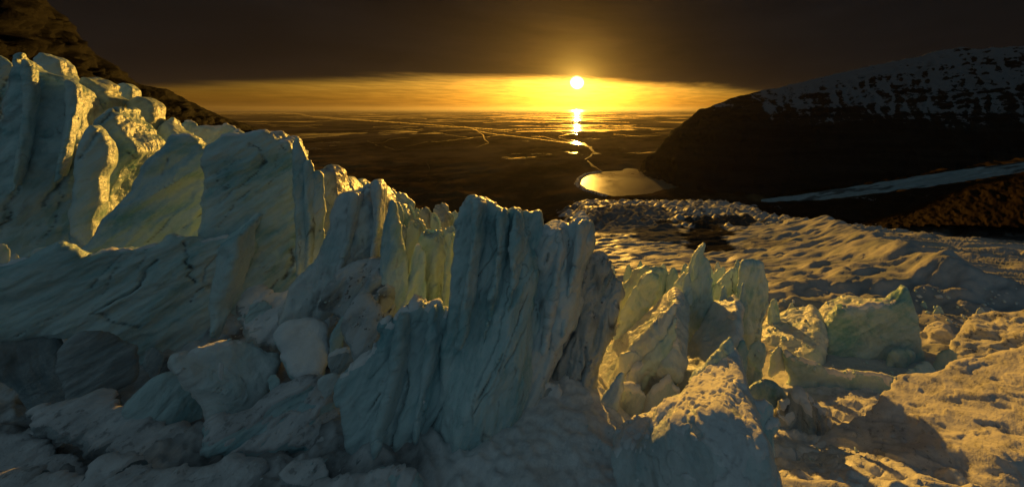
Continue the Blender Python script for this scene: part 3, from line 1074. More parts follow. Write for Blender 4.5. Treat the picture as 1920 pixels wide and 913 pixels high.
ridge_r = [(1210, 306, 2200), (1228, 285, 2230), (1245, 269, 2250), (1262, 243, 2280), (1275, 237, 2300), (1290, 222, 2320), (1310, 206, 2350),
           (1350, 192, 2450), (1400, 177, 2550), (1450, 166, 2600), (1520, 149, 2600), (1600, 129, 2600), (1650, 119, 2550), (1700, 109, 2500),
           (1750, 97, 2450), (1800, 89, 2400), (1850, 91, 2350), (1920, 84, 2300), (2250, 50, 2200)]
foot_r = [(1195, 322, 2060), (1215, 332, 1900), (1270, 353, 1640), (1350, 367, 1500), (1440, 373, 1450), (1600, 350, 1500), (1750, 328, 1500), (1920, 300, 1450), (2250, 262, 1400)]
mid_r = [(1203, 312, 2150), (1240, 292, 2080), (1280, 268, 2000), (1350, 264, 1900), (1440, 260, 1850), (1600, 248, 1850), (1750, 240, 1800), (1920, 228, 1750), (2250, 200, 1700)]
mid2_r = [(1206, 309, 2180), (1240, 280, 2150), (1280, 240, 2150), (1350, 222, 2150), (1440, 206, 2180), (1600, 178, 2200), (1750, 150, 2150), (1920, 140, 2050), (2250, 110, 2000)]


def disp_r(v, t, s):
    keep = 1 - 0.6 * sstep(t, 0.55, 0.75) * (1 - sstep(t, 0.76, 0.9))
    wv = 0.35 * fbm(v / 160, 3)
    gl = np.stack([s / 85 + t * 3.0 + wv, t * 3.2, 0 * t], 1)
    d = 30 * (ridged(gl, 5, 0.55) - 0.6) + 10 * fbm(v / 60, 4)
    ter = noise(np.stack([v[:, 0] / 700, v[:, 1] / 700, (v[:, 2] - 0.12 * v[:, 0]) / 24 + wv], 1))
    return keep * (d + 9 * sstep(ter, -0.1, 0.3))


v, f, me, tt, ss = loft('mountain', [foot_r, mid_r, mid2_r, ridge_r], 420, 180, M['rock'], disp_r, (500, 260))
nz = vnormals(v, f)[:, 2]
alt = v[:, 2]
sn = 0.06 + 0.70 * sstep(nz, 0.30, 0.85) * sstep(alt + 50 * fbm(v / 120, 3), -150, 120) + 0.30 * sstep(alt, -20, 260)
gul = np.stack([v[:, 0] / 70 + v[:, 2] / 60, v[:, 2] / 400, v[:, 1] / 400], 1)
sn += 0.30 * sstep(noise(gul), 0.0, 0.5) * sstep(alt, -150, 100)
strk = noise(np.stack([ss / 22 + tt * 9 + 0.5 * fbm(v / 90, 2), tt * 5, 0 * tt], 1))
sn = 0.55 * sn + 0.42 * sstep(strk, -0.1, 0.45) * sstep(alt, -190, 60)
sn += 0.10; sn -= 0.22 * sstep(-alt, 60, 180) + 0.25 * sstep(v[:, 0] / v[:, 1], 0.55, 0.40)
attr(me, 'snow', np.clip(sn, 0, 1))
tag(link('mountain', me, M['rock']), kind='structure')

ridge_l = [(-250, -260, 300), (0, -120, 380), (90, 2, 450), (112, 20, 460), (130, 44, 470), (150, 68, 480), (154, 80, 485), (180, 102, 500), (212, 118, 520),
           (232, 134, 540), (246, 150, 560), (272, 160, 600), (312, 168, 640), (350, 186, 700), (390, 207, 760), (430, 222, 820), (470, 236, 880), (500, 248, 930), (545, 280, 980)]
foot_l = [(-250, 420, 140), (0, 335, 170), (120, 310, 210), (250, 300, 270), (350, 300, 340), (430, 305, 430), (500, 315, 600), (545, 325, 800)]


def disp_l(v, t):
    keep = 1 - 0.7 * sstep(t, 0.35, 0.5) * (1 - sstep(t, 0.51, 0.75))
    d = 16 * (ridged(v / np.array((60, 60, 34)), 5) - 0.58) + 4 * fbm(v / 12, 4)
    ter = noise(np.stack([v[:, 0] / 300, v[:, 1] / 300, (v[:, 2] + 0.15 * v[:, 0]) / 9], 1))
    return keep * (d + 3.0 * ter)


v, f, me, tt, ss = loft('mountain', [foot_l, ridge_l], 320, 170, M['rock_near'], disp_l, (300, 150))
nz = vnormals(v, f)[:, 2]
attr(me, 'snow', np.clip(-0.14 + 0.34 * sstep(nz, 0.45, 0.95) + 0.20 * fbm(v / 25, 3), 0, 1))
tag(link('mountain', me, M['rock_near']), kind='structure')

# side glacier coming down below the mountain, the moraine in front of it and the brown scree ridge
top_t = [(1425, 375, 1440), (1500, 364, 1400), (1600, 350, 1380), (1700, 334, 1350), (1800, 319, 1320), (1920, 303, 1280), (2150, 278, 1250)]
bot_t = [(1425, 379, 1400), (1500, 377, 1330), (1560, 374, 1280), (1650, 362, 1230), (1750, 350, 1180), (1850, 335, 1130), (1920, 324, 1100), (2150, 295, 1050)]
v, f, me, tt, ss = loft('side_glacier', [bot_t, top_t], 300, 40, M['glacier'], lambda v, t: 5 * (ridged(np.stack([v[:, 0] / 60, v[:, 1] / 26, v[:, 2] / 60], 1), 4) - 0.5))
attr(me, 'dirt', np.clip(0.75 * sstep(fbm(np.stack([v[:, 0] / 130, v[:, 1] / 30, v[:, 2] / 60], 1), 4), 0.2, 0.6), 0, 1)); attr(me, 'blue', np.full(len(v), 0.45))
tag(link('side_glacier', me, M['glacier']), kind='structure')
top_m = [(1090, 392, 1500), (1200, 378, 1480), (1300, 367, 1450), (1440, 379, 1390), (1560, 375, 1270), (1650, 363, 1220), (1750, 351, 1170), (1850, 336, 1120), (1920, 325, 1090), (2150, 296, 1040)]
bot_m = [(1090, 440, 1300), (1200, 410, 1300), (1300, 392, 1250), (1440, 403, 1000), (1560, 412, 850), (1650, 416, 760), (1750, 424, 680), (1850, 430, 600), (1920, 436, 560), (2150, 450, 520)]
v, f, me, tt, ss = loft('moraine', [bot_m, top_m], 300, 70, M['moraine'], lambda v, t: (16 * (ridged(v / 90, 5) - 0.6) + 5 * fbm(v / 20, 4)) * sstep(1 - t, 0.0, 0.2))
nz = vnormals(v, f)[:, 2]
attr(me, 'snow', np.clip(0.15 + 0.35 * fbm(v / 60, 3), 0, 1))
tag(link('moraine', me, M['moraine']), kind='structure')
top_b = [(1600, 422, 780), (1700, 397, 740), (1760, 370, 720), (1830, 344, 700), (1920, 320, 680), (2150, 280, 640)]
bot_b = [(1600, 430, 720), (1700, 424, 640), (1760, 424, 580), (1920, 430, 470), (2150, 440, 420)]
v, f, me, tt, ss = loft('scree_ridge', [bot_b, top_b], 300, 90, M['brown'], lambda v, t, s: (8 * (ridged(np.stack([s / 16 + t * 7 + 0.4 * fbm(v / 60, 2), t * 5, 0 * t], 1), 5, 0.6) - 0.6) + 2 * fbm(v / 9, 3)) * (1 - 0.6 * sstep(t, 0.4, 0.5)), (200, 80))
attr(me, 'snow', np.clip(0.02 + 0.26 * noise(np.stack([ss / 9 + tt * 9, tt * 7, 0 * tt], 1)), 0, 1))
tag(link('scree_ridge', me, M['brown']), kind='structure')

# golden evening air over the lowland
hx = np.array([(x, y, z) for x in (-70000, 70000) for y in (-300, 70000) for z in (-352, 420)], float)
me = bpy.data.meshes.new('haze')
me.from_pydata([tuple(p) for p in hx], [], [(0, 1, 3, 2), (4, 6, 7, 5), (0, 4, 5, 1), (2, 3, 7, 6), (0, 2, 6, 4), (1, 5, 7, 3)])
hm = bpy.data.materials.new('evening_haze'); hm.use_nodes = True
hm.node_tree.nodes.clear(); hg = NG(hm.node_tree)
pv = hg.n('ShaderNodeVolumePrincipled'); pv.inputs['Color'].default_value = (0.95, 0.85, 0.7, 1)
pv.inputs['Density'].default_value = 6.5e-6; pv.inputs['Anisotropy'].default_value = 0.72
ho = hg.n('ShaderNodeOutputMaterial'); hm.node_tree.links.new(pv.outputs[0], ho.inputs['Volume'])
tag(link('haze', me, hm), kind='stuff')

# ================================================================== seracs and ice blocks
GL = 'seracs on the dark left flank'
GM = 'small pinnacles in the gap of the icefall'
GC = 'tall fins of the central ice wall'
GB = 'fallen ice blocks in the lower left hollow'
GR = 'sharp seracs right of the snow gully'
GT = 'ice blocks on the golden right slope'

# ---- left flank, far to near
piece('serac', [(341, 300), (338, 240), (341, 228), (358, 226), (372, 238), (401, 239), (425, 233), (445, 242), (462, 252), (470, 270), (468, 300)], 96, snow=0.75,
      mat='ice', label='low smooth ice ridge at the dark mountain foot, behind the tall blade', group=GL, tf=2, tb=3)
piece('serac', [(296, 300), (296, 250), (308, 230), (323, 217), (335, 227), (347, 240), (361, 249), (376, 256), (384, 268), (388, 300)], 76,
      flank=0.3, label='cone-shaped serac with a lit right flank behind the rounded slab', group=GL, tf=2, tb=3)
piece('serac', [(235, 290), (238, 195), (246, 185), (258, 181), (275, 179), (289, 182), (301, 191), (307, 203), (305, 215), (308, 232), (302, 247), (294, 290)], 72,
      flank=0.3, label='rounded dome serac, upright behind the teal wedge', group=GL, tf=2.2, tb=3, mat='ice_green')
piece('serac', [(210, 210), (213, 164), (224, 157), (239, 155), (251, 159), (261, 169), (261, 180), (258, 210)], 82,
      flank=0.2, label='smallest dome of ice high against the dark mountain', group=GL, tf=1.8, tb=2.5)
piece('serac', [(145, 260), (150, 158), (159, 144), (169, 140), (188, 140), (200, 145), (210, 155), (217, 168), (227, 178), (236, 184), (242, 192), (240, 260)], 68,
      flank=0.35, label='broad yellow-lit dome serac behind the tallest serac', group=GL, tf=2.2, tb=3, mat='ice_green', cracks=[(0.25, 0.1, [(226, 178), (222, 190)])])
piece('serac', [(55, 220), (62, 112), (75, 103), (84, 99), (96, 102), (106, 106), (116, 107), (125, 109), (133, 120), (136, 130), (140, 142), (156, 152), (156, 220)], 67,
      flank=0.2, label='notched hump of ice behind the tallest serac, at the mountain', group=GL, tf=2, tb=3, dirt=0.2)
piece('serac', [(-70, 580), (-70, 115), (-20, 103), (2, 106), (13, 112), (25, 122), (30, 160), (26, 215), (10, 330), (10, 580)], 63,
      label='dark cracked serac cut off by the left edge', group=GL, tf=3, tb=4, dirt=0.7, smudge=0.5,
      cracks=[(0.5, 0.4, [(16, 150), (4, 180), (-5, 220)]), (0.6, 0.3, [(20, 190), (8, 215), (0, 226)])])
o = piece('serac', [(-60, 580), (-50, 330), (8, 240), (21, 165), (25, 118), (31, 104), (42, 100), (53, 108), (72, 122), (87, 132), (113, 140), (135, 145), (152, 155),
      (169, 171), (178, 184), (181, 198), (178, 215), (176, 250), (185, 300), (190, 400), (170, 470), (160, 580)], 57, n=(0.30, -1, 0.32),
      flank=0.16, label='tallest serac on the left, smooth pale top above dark streaks', group=GL, tf=4.5, tb=5, dirt=0.45, smudge=0.4, grain=72, plates=0.6,
      ridge=[(42, 105), (60, 160), (90, 240), (60, 420)], ridge_h=1.6,
      cracks=[(0.55, 0.35, [(165, 258), (140, 310), (115, 352), (92, 372), (80, 392)]), (0.3, 0.2, [(130, 205), (133, 250), (135, 300)]),
              (0.25, 0.2, [(50, 340), (30, 375), (12, 400)]), (0.2, 0.15, [(112, 250), (118, 262)]), (0.5, 0.35, [(25, 390), (20, 418), (4, 425)]),
              (0.2, 0.2, [(118, 355), (105, 420), (75, 458)]), (0.3, 0.3, [(88, 262), (94, 266)]), (0.25, 0.15, [(155, 370), (154, 390)])])
o1, face1 = o, list(LAST)
piece('slab', [(130, 420), (140, 320), (150, 265), (165, 240), (178, 228), (190, 238), (207, 258), (216, 282), (211, 306), (200, 325), (195, 380), (180, 440)], 54.5, n=(0.30, -1, 0.34),
      parent=o, tf=1.6, tb=2.5, grain=60, mat='ice', dirt=0.35, flank=0.22, cracks=[(0.35, 0.25, [(188, 242), (172, 268), (150, 300)]), (0.25, 0.2, [(150, 250), (138, 258), (134, 280)])])
piece('serac', [(100, 580), (140, 420), (160, 320), (183, 228), (193, 217), (212, 202), (222, 199), (241, 193), (251, 188), (256, 198), (267, 217), (282, 244), (299, 258),
      (307, 273), (306, 285), (289, 305), (270, 345), (240, 430), (210, 580)], 58, n=(0.45, -1, 0.30), mat='ice_blue',
      flank=0.3, label='teal wedge-shaped serac with a golden right flank beside the tallest serac', group=GL, tf=3, tb=4, dirt=0.25, plates=0.5,
      ridge=[(251, 190), (255, 240), (240, 330)], ridge_h=1.4, cracks=[(0.25, 0.2, [(216, 203), (205, 220), (193, 235)]), (0.3, 0.3, [(236, 288), (246, 293), (250, 296)])])
piece('serac', [(380, 600), (384, 300), (388, 275), (406, 266), (420, 255), (435, 252), (454, 255), (473, 250), (510, 248), (517, 244), (527, 245), (536, 255), (555, 256),
      (561, 263), (567, 280), (575, 300), (580, 340), (578, 420), (580, 480), (590, 500), (560, 560), (500, 620)], 53, n=(0.62, -1, 0.30), mat='ice',
      flank=0.12, label='broad serac blade veined with dark diagonal cracks, glittering ribs on its right', group=GL, tf=3.4, tb=4.5, dirt=0.5, grain=44, plates=0.7, snow=0.8,
      ridge=[(556, 258), (556, 330), (550, 450)], ridge_h=1.5,
      cracks=[(0.20, 0.2, [(467, 272), (485, 282), (497, 296), (503, 303)]), (0.55, 0.3, [(494, 298), (502, 304), (492, 312), (487, 318)]),
              (0.20, 0.2, [(500, 300), (480, 328), (455, 350), (436, 360), (420, 378), (405, 397)]), (0.22, 0.18, [(470, 358), (450, 375), (432, 400), (414, 425)]),
              (0.22, 0.15, [(405, 325), (412, 338), (420, 352), (425, 360)]), (0.2, 0.15, [(428, 350), (434, 358)]), (0.16, 0.1, [(446, 283), (430, 298), (424, 305)]),
              (0.16, 0.1, [(444, 302), (425, 322)]), (0.3, 0.2, [(534, 272), (536, 282)]), (0.18, 0.12, [(527, 280), (520, 300), (518, 318)]),
              (0.25, 0.15, [(536, 325), (515, 335), (500, 352)], ), (0.9, 0.4, [(548, 465), (552, 490), (535, 520)], 0.8), (0.4, 0.2, [(525, 520), (510, 540)])])
ob = bpy.context.scene.objects[-1] if False else [x for x in col.objects if x.name.startswith('serac')][-1]
for pl_, yy_ in (([(552, 275), (557, 258), (566, 282), (574, 300), (576, 360), (575, 430), (572, 480), (560, 490), (553, 420), (550, 340)], 50.5),
                 ([(572, 310), (578, 300), (587, 314), (592, 350), (590, 420), (586, 470), (574, 490), (571, 400)], 50.8),
                 ([(588, 330), (593, 321), (604, 326), (608, 342), (608, 400), (607, 462), (594, 490), (584, 500), (588, 420)], 51.3)):
    piece('rib', pl_, yy_, n=(0.75, -1, 0.25), parent=ob, tf=0.7, tb=2.2, mat='ice', dirt=0.7, grain=80, rough=3.0, turn=0.5)
piece('serac', [(594, 560), (592, 400), (596, 322), (611, 313), (625, 311), (637, 316), (643, 324), (647, 343), (653, 365), (662, 400), (650, 560)], 59, n=(0.5, -1, 0.2), mat='ice_dirty',
      flank=0.35, label='grey fluted serac column right of the glittering ribs', group=GL, tf=1.8, tb=3, dirt=0.8, smudge=0.5, grain=84, rough=1.3)
piece('serac', [(640, 480), (644, 332), (659, 330), (667, 337), (677, 348), (680, 370), (680, 480)], 64, flank=0.3, label='small pale serac behind the grey fluted column', group=GL, tf=1.3, tb=2)
piece('serac', [(664, 480), (667, 335), (679, 334), (688, 339), (696, 346), (700, 480)], 69, flank=0.3, label='small rounded serac top just left of the sooty slab', group=GL, tf=1.3, tb=2)
piece('serac', [(140, 560), (152, 470), (166, 458), (183, 434), (207, 405), (231, 379), (251, 357), (265, 333), (284, 306), (306, 284), (314, 271), (318, 257), (325, 249), (331, 253), (343, 251),
      (363, 256), (372, 262), (384, 273), (396, 295), (402, 316), (404, 336), (399, 360), (390, 383), (392, 398), (408, 413), (412, 426), (411, 445), (405, 560)], 50, n=(0.52, -1, 0.42), mat='ice_blue',
      flank=0.05, label='rounded blue slab with a bulging lobe at its lower right', group=GL, tf=2.6, tb=3.5, dirt=0.22, grain=58, plates=0.5, snow=0.86,
      cracks=[(0.3, 0.25, [(388, 394), (370, 410), (345, 428)]), (0.22, 0.2, [(325, 405), (305, 430), (275, 458)]), (0.3, 0.2, [(311, 300), (306, 330)], 0.5), (0.2, 0.15, [(287, 410), (286, 414)])])
# ---- the sooty slab and its ledge
o = piece('serac', [(520, 620), (544, 535), (573, 511), (594, 488), (606, 462), (618, 432), (621, 411), (635, 380), (641, 367), (657, 361), (673, 358), (685, 350), (695, 345), (704, 336), (711, 337), (719, 342),
      (729, 351), (733, 366), (735, 385), (742, 402), (748, 420), (750, 440), (756, 470), (763, 500), (762, 540), (768, 620)], 47, n=(0.35, -1, 0.30), mat='ice_pale',
      flank=0.12, label='pale serac stained with soot-dark patches, above a gritty ledge', group=GL, tf=2.6, tb=3.5, dirt=0.5, smudge=0.62, grain=84, plates=0.8,
      cracks=[(0.35, 0.3, [(732, 370), (726, 395), (718, 430), (713, 462)]), (0.3, 0.2, [(685, 352), (676, 375), (670, 398)], 0.7), (0.5, 0.2, [(688, 352), (693, 353)]),
              (0.2, 0.15, [(655, 462), (665, 480), (670, 490)]), (0.18, 0.12, [(676, 478), (680, 490)])])
o8, face8 = o, list(LAST)
piece('facet', [(712, 560), (716, 440), (730, 385), (737, 372), (742, 386), (745, 405), (751, 422), (752, 442), (758, 470), (765, 502), (764, 560)], 45.6, n=(0.5, -1, 0.25), parent=o, tf=1.0, tb=2.0, dirt=0.35, grain=78, mat='ice')
piece('ledge', [(600, 575), (612, 545), (633, 507), (655, 497), (680, 490), (728, 491), (736, 500), (742, 545), (745, 600), (735, 620), (700, 612), (640, 590)], 42.5, n=(0.2, -0.8, 0.55), parent=o,
      tf=1.2, tb=3, dirt=0.9, smudge=0.75, mat='ice_dirty', snow=0.62, snowmat='snow_dirty', label='dark gritty ledge at the foot of the sooty slab')
# ---- pinnacles in the gap
for pl_, yy_, lab_, m_ in (
        ([(728, 480), (729, 355), (736, 352), (744, 360), (758, 369), (766, 375), (774, 386), (784, 403), (790, 480)], 61, 'slanting grey pinnacle with a lit edge right behind the sooty slab', 'ice'),
        ([(810, 480), (810, 396), (819, 382), (827, 380), (835, 385), (841, 399), (849, 413), (852, 480)], 67, 'twin-topped grey pinnacle standing highest in the gap', 'ice_dirty'),
        ([(840, 450), (843, 403), (853, 395), (856, 402), (852, 415), (852, 450)], 70, 'tiny spike beside the twin-topped pinnacle', 'ice'),
        ([(848, 460), (852, 404), (862, 394), (870, 400), (872, 460)], 68, 'small pinnacle half hidden by the big central fin', 'ice'),
        ([(776, 450), (778, 387), (785, 391), (792, 402), (797, 412), (796, 450)], 64, 'thin leaning blade with a golden right edge in the gap', 'ice'),
        ([(784, 470), (787, 393), (797, 388), (804, 391), (810, 400), (809, 470)], 62.5, 'rounded grey pinnacle with a broken glittering top', 'ice_dirty'),
        ([(806, 470), (808, 403), (813, 397), (819, 404), (826, 419), (828, 470)], 60.5, 'narrow blade leaning left of the twin-topped pinnacle', 'ice'),
        ([(738, 470), (738, 378), (746, 379), (753, 393), (756, 407), (752, 430), (750, 470)], 55, 'sliver of ice hugging the right edge of the sooty slab', 'ice'),
        ([(748, 480), (751, 386), (758, 381), (768, 385), (777, 396), (780, 409), (782, 480)], 57.5, 'squat blue-grey pinnacle above the yellow translucent leaf', 'ice_blue'),
        ([(826, 600), (828, 431), (845, 423), (864, 428), (864, 600)], 53.5, 'shadowed blue pillar wedged beside the central fin', 'ice_blue'),
        ([(762, 560), (757, 475), (763, 432), (771, 417), (781, 409), (789, 416), (798, 429), (802, 455), (800, 560)], 52.5, 'yellow-green translucent leaf of ice lit from behind', 'ice_green'),
        ([(746, 520), (747, 420), (758, 424), (766, 437), (765, 460), (760, 520)], 51.5, 'dark leaf-shaped sliver left of the yellow translucent leaf', 'ice_dirty'),
        ([(790, 650), (796, 500), (787, 455), (788, 434), (803, 431), (828, 434), (832, 455), (837, 485), (833, 525), (828, 650)], 50, 'square-topped blue column with a glittering right face', 'ice_blue'),
        ([(832, 620), (834, 480), (847, 434), (856, 448), (855, 474), (858, 505), (855, 540), (850, 620)], 48.5, 'slim yellow-green blade standing against the central fin', 'ice_green')):
    piece('pinnacle', pl_, yy_, label=lab_, cat='ice pinnacle', group=GM, mat=m_, dirt=0.35, grain=75, rough=1.5, jagged=2.5, rnd=0.05, facets=3, flank=0.34)
piece('pinnacle', [(735, 640), (738, 556), (760, 535), (768, 505), (777, 463), (785, 456), (796, 468), (799, 485), (799, 515), (800, 560), (790, 640)], 46, n=(0.3, -1, 0.4), snow=0.72,
      label='grey finger of ice with snow at its foot in front of the gap', cat='ice pinnacle', group=GM, mat='ice', dirt=0.4, grain=70)
# ---- the central wall
o = piece('serac', [(832, 680), (842, 568), (850, 520), (857, 455), (855, 417), (865, 397), (871, 380), (882, 370), (894, 375), (914, 378), (928, 384), (939, 393), (948, 398), (962, 396), (971, 397),
      (976, 410), (982, 440), (1004, 480), (1008, 520), (996, 600), (988, 700), (962, 765), (930, 805), (880, 870), (850, 880), (840, 780)], 40, n=(0.10, -1, 0.34), mat='ice',
      jagged=2.2, label='tallest central fin, a broad smooth face with long diagonal flutes', group=GC, tf=2.8, tb=3.5, dirt=0.6, grain=74, plates=0.9, flutes=0.9, R=2.6,
      cracks=[(0.25, 0.25, [(953, 432), (940, 455), (925, 480), (905, 505), (890, 525)]), (0.22, 0.2, [(936, 410), (932, 440)]), (0.25, 0.3, [(970, 440), (960, 500), (950, 560), (935, 620), (905, 690)]),
              (0.2, 0.2, [(990, 540), (975, 580), (955, 630), (930, 690), (900, 730)]), (0.2, 0.2, [(866, 520), (862, 545), (868, 553)], 0.6), (0.28, 0.3, [(945, 640), (925, 680), (905, 715)]),
              (0.3, 0.35, [(985, 600), (965, 640), (948, 665)])])
face = list(LAST)
for pl_ in ([(886, 372), (898, 374), (908, 384), (903, 450), (886, 560), (868, 650), (858, 650), (872, 540), (884, 450)], [(934, 396), (944, 392), (954, 401), (952, 470), (930, 580), (905, 700), (892, 705), (915, 590), (933, 480)], [(960, 402), (968, 394), (977, 408), (987, 455), (976, 560), (950, 670), (925, 750), (912, 750), (940, 640), (960, 540)]):
    piece('rib', pl_, depth_on(face, pl_, 0.8), n=(0.10, -1, 0.34), parent=o, tf=0.55, tb=1.6, mat='ice', dirt=0.45, grain=74, rough=2.2, jagged=2.0, rnd=0.0, facets=2, flank=0.3, drop=0.2)
piece('serac', [(940, 620), (962, 450), (974, 403), (985, 398), (993, 401), (1006, 392), (1013, 400), (1018, 425), (1016, 454), (1011, 490), (1008, 540), (1014, 620), (1010, 660), (985, 740), (940, 810), (920, 800)], 42.5,
      n=(0.08, -1, 0.34), mat='ice', jagged=2.2, label='slender fin with two points joined to the right of the tallest central fin', group=GC, tf=1.6, tb=3, dirt=0.75, grain=74, plates=1.3, flutes=1.6,
      cracks=[(0.3, 0.3, [(1012, 480), (1000, 520), (985, 560), (978, 590)]), (0.4, 0.5, [(1012, 620), (1002, 650), (995, 690)]), (0.4, 0.45, [(990, 625), (975, 660), (965, 680)])])
o = piece('serac', [(990, 640), (1004, 520), (1010, 460), (1018, 430), (1033, 426), (1047, 429), (1065, 421), (1079, 415), (1094, 408), (1107, 417), (1110, 434), (1112, 454), (1107, 474), (1099, 488), (1087, 514), (1089, 545),
      (1084, 594), (1076, 618), (1052, 651), (1029, 704), (1008, 732), (985, 780), (960, 800), (970, 720)], 44, n=(0.05, -1, 0.34), mat='ice_pale', snow=0.8,
      jagged=2.2, flank=0.08, label='ribbed ice fin with a snowy flat crest at the right end of the wall', group=GC, tf=2.0, tb=4, dirt=0.75, grain=68, plates=1.4, flutes=1.4,
      cracks=[(0.3, 0.3, [(1063, 452), (1056, 490), (1044, 520), (1034, 555)]), (0.2, 0.2, [(1032, 470), (1026, 490)]), (0.2, 0.2, [(1085, 440), (1070, 465), (1062, 480)]), (0.25, 0.3, [(1030, 575), (1020, 610), (1018, 640)])])
face = list(LAST)
for pl_ in ([(1042, 436), (1052, 427), (1064, 424), (1066, 470), (1050, 560), (1030, 650), (1018, 668), (1030, 580), (1046, 490)], [(1082, 420), (1095, 409), (1105, 420), (1100, 480), (1084, 540), (1072, 600), (1054, 645), (1062, 560), (1078, 490)]):
    piece('rib', pl_, depth_on(face, pl_, 0.8), n=(0.05, -1, 0.34), parent=o, tf=0.55, tb=1.6, mat='ice_pale', dirt=0.45, grain=72, rough=2.2, jagged=2.0, rnd=0.0, facets=2, flank=0.3, drop=0.2)
o = piece('serac', [(632, 719), (660, 692), (690, 668), (708, 650), (720, 626), (716, 609), (735, 612), (748, 594), (762, 586), (773, 577), (777, 559), (783, 579), (795, 578), (808, 576), (825, 566), (837, 582), (854, 595),
      (877, 594), (905, 592), (897, 620), (889, 660), (884, 700), (874, 760), (870, 845), (806, 862), (740, 865), (690, 885), (668, 865), (658, 820), (648, 779)], 35.5, n=(0.10, -1, 0.42), mat='ice_blue', snow=0.72,
      jagged=2.2, label='jagged-topped teal slab leaning in front of the tallest central fin', group=GC, tf=2.0, tb=2.8, dirt=0.6, grain=62, plates=1.3, flutes=1.2, R=2.2,
      cracks=[(0.35, 0.4, [(752, 630), (757, 665), (768, 690), (764, 730), (750, 780), (735, 840)]), (0.2, 0.2, [(808, 590), (812, 640)]), (0.25, 0.3, [(838, 740), (820, 775), (808, 800)]), (0.3, 0.3, [(870, 690), (860, 730), (868, 790), (872, 830)]),
              (0.2, 0.25, [(712, 735), (705, 750), (695, 765)]), (0.2, 0.2, [(790, 750), (795, 790), (790, 800)])])
face = list(LAST)
for pl_ in ([(803, 592), (812, 574), (823, 566), (828, 620), (814, 700), (796, 780), (780, 835), (776, 795), (795, 700)], [(745, 606), (754, 590), (764, 590), (767, 640), (752, 720), (727, 800), (705, 855), (702, 815), (732, 720)]):
    piece('rib', pl_, depth_on(face, pl_, 0.8), n=(0.10, -1, 0.42), parent=o, tf=0.55, tb=1.6, mat='ice_blue', dirt=0.45, grain=70, rough=2.2, jagged=2.0, rnd=0.0, facets=2, flank=0.3, drop=0.2)
# ---- lower left
o = piece('serac', [(-50, 640), (-50, 505), (0, 503), (25, 494), (58, 484), (77, 471), (107, 452), (123, 446), (132, 457), (147, 474), (164, 485), (199, 472), (239, 467), (276, 463), (307, 454), (316, 441), (320, 437), (340, 448),
      (380, 454), (408, 454), (435, 445), (454, 432), (470, 415), (486, 399), (483, 410), (468, 443), (471, 469), (464, 500), (453, 534), (434, 558), (411, 587), (370, 630), (325, 668), (264, 660), (238, 645), (196, 632), (138, 632), (74, 630)],
      41, n=(0.42, -1, 0.26), mat='ice', label='long low serac sweeping up to a curved horn on its right', group=GL, tf=2.8, tb=3.2, dirt=0.3, grain=30, plates=0.7, snow=0.9, R=3.0,
      ridge=[(330, 446), (345, 500), (330, 580)], ridge_h=0.7,
      cracks=[(0.35, 0.35, [(345, 455), (352, 475), (356, 500), (364, 530)]), (0.30, 0.30, [(362, 562), (368, 545), (385, 535), (402, 535)]), (0.42, 0.4, [(296, 487), (276, 505), (262, 535), (240, 552), (208, 565)]),
              (0.22, 0.2, [(236, 472), (205, 500), (176, 537)], 0.5), (0.18, 0.15, [(224, 490), (205, 530), (195, 552)], 0.6), (0.18, 0.15, [(274, 468), (262, 502)], 0.7), (0.25, 0.25, [(208, 565), (180, 582)], 0.7),
              (0.2, 0.2, [(115, 588), (70, 610), (40, 625)], 0.6), (0.2, 0.2, [(384, 530), (388, 500), (405, 480)], 0.3), (0.3, 0.3, [(182, 582), (215, 600), (260, 612)], 0.5)])
piece('horn', [(398, 600), (402, 500), (410, 458), (430, 448), (452, 434), (468, 417), (487, 397), (484, 411), (469, 443), (472, 469), (465, 500), (454, 534), (436, 556), (415, 600)], 41.5, n=(0.42, -1, 0.22), parent=o, mat='ice', tf=0.8, tb=1.4, dirt=0.15, facets=0, grain=60, R=1.0, rnd=0.0, flank=0.3)
for pl_, yy_, lab_ in (
        ([(-30, 520), (-30, 455), (0, 457), (12, 458), (22, 470), (18, 490), (20, 520)], 46, 'golden-edged block at the left edge above the long low serac'),
        ([(15, 515), (18, 482), (30, 473), (39, 486), (36, 515)], 45.5, 'small block tucked beside the golden-edged block at the left edge'),
        ([(54, 500), (58, 474), (65, 466), (84, 462), (100, 466), (100, 500)], 46, 'half-hidden block behind the left peak of the long low serac')):
    piece('ice_block', pl_, yy_, label=lab_, cat='ice block', group=GB, mat='ice_pale')
piece('ice_block', [(-60, 600), (0, 609), (15, 613), (31, 625), (67, 628), (101, 629), (113, 647), (124, 676), (142, 702), (125, 745), (110, 760), (73, 765), (40, 735), (0, 710), (-60, 700)], 35.5, mat='ice_dimmed', snowmat='snow_grey',
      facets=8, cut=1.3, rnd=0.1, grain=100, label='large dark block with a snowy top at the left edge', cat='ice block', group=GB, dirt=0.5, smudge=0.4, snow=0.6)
piece('ice_block', [(30, 640), (30, 622), (38, 617), (50, 616), (62, 621), (65, 633), (62, 645)], 36, label='small rounded boulder perched on the large dark block', cat='ice block', group=GB, mat='ice_dimmed', snowmat='snow_grey', dirt=0.3)
piece('ice_block', [(118, 655), (135, 635), (147, 627), (178, 626), (209, 627), (239, 638), (255, 653), (262, 675), (252, 702), (215, 716), (188, 742), (130, 750), (112, 710)], 36, mat='ice_dimmed', snowmat='snow_grey',
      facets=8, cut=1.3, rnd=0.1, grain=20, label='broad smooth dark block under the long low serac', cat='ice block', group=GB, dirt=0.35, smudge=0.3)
piece('ice_block', [(264, 690), (270, 655), (288, 648), (304, 657), (309, 676), (290, 697)], 37.5, facets=8, cut=1.3, rnd=0.1, label='small dark block between the broad dark block and the pale boulder', cat='ice block', group=GB, mat='ice_dimmed', snowmat='snow_grey', dirt=0.4)
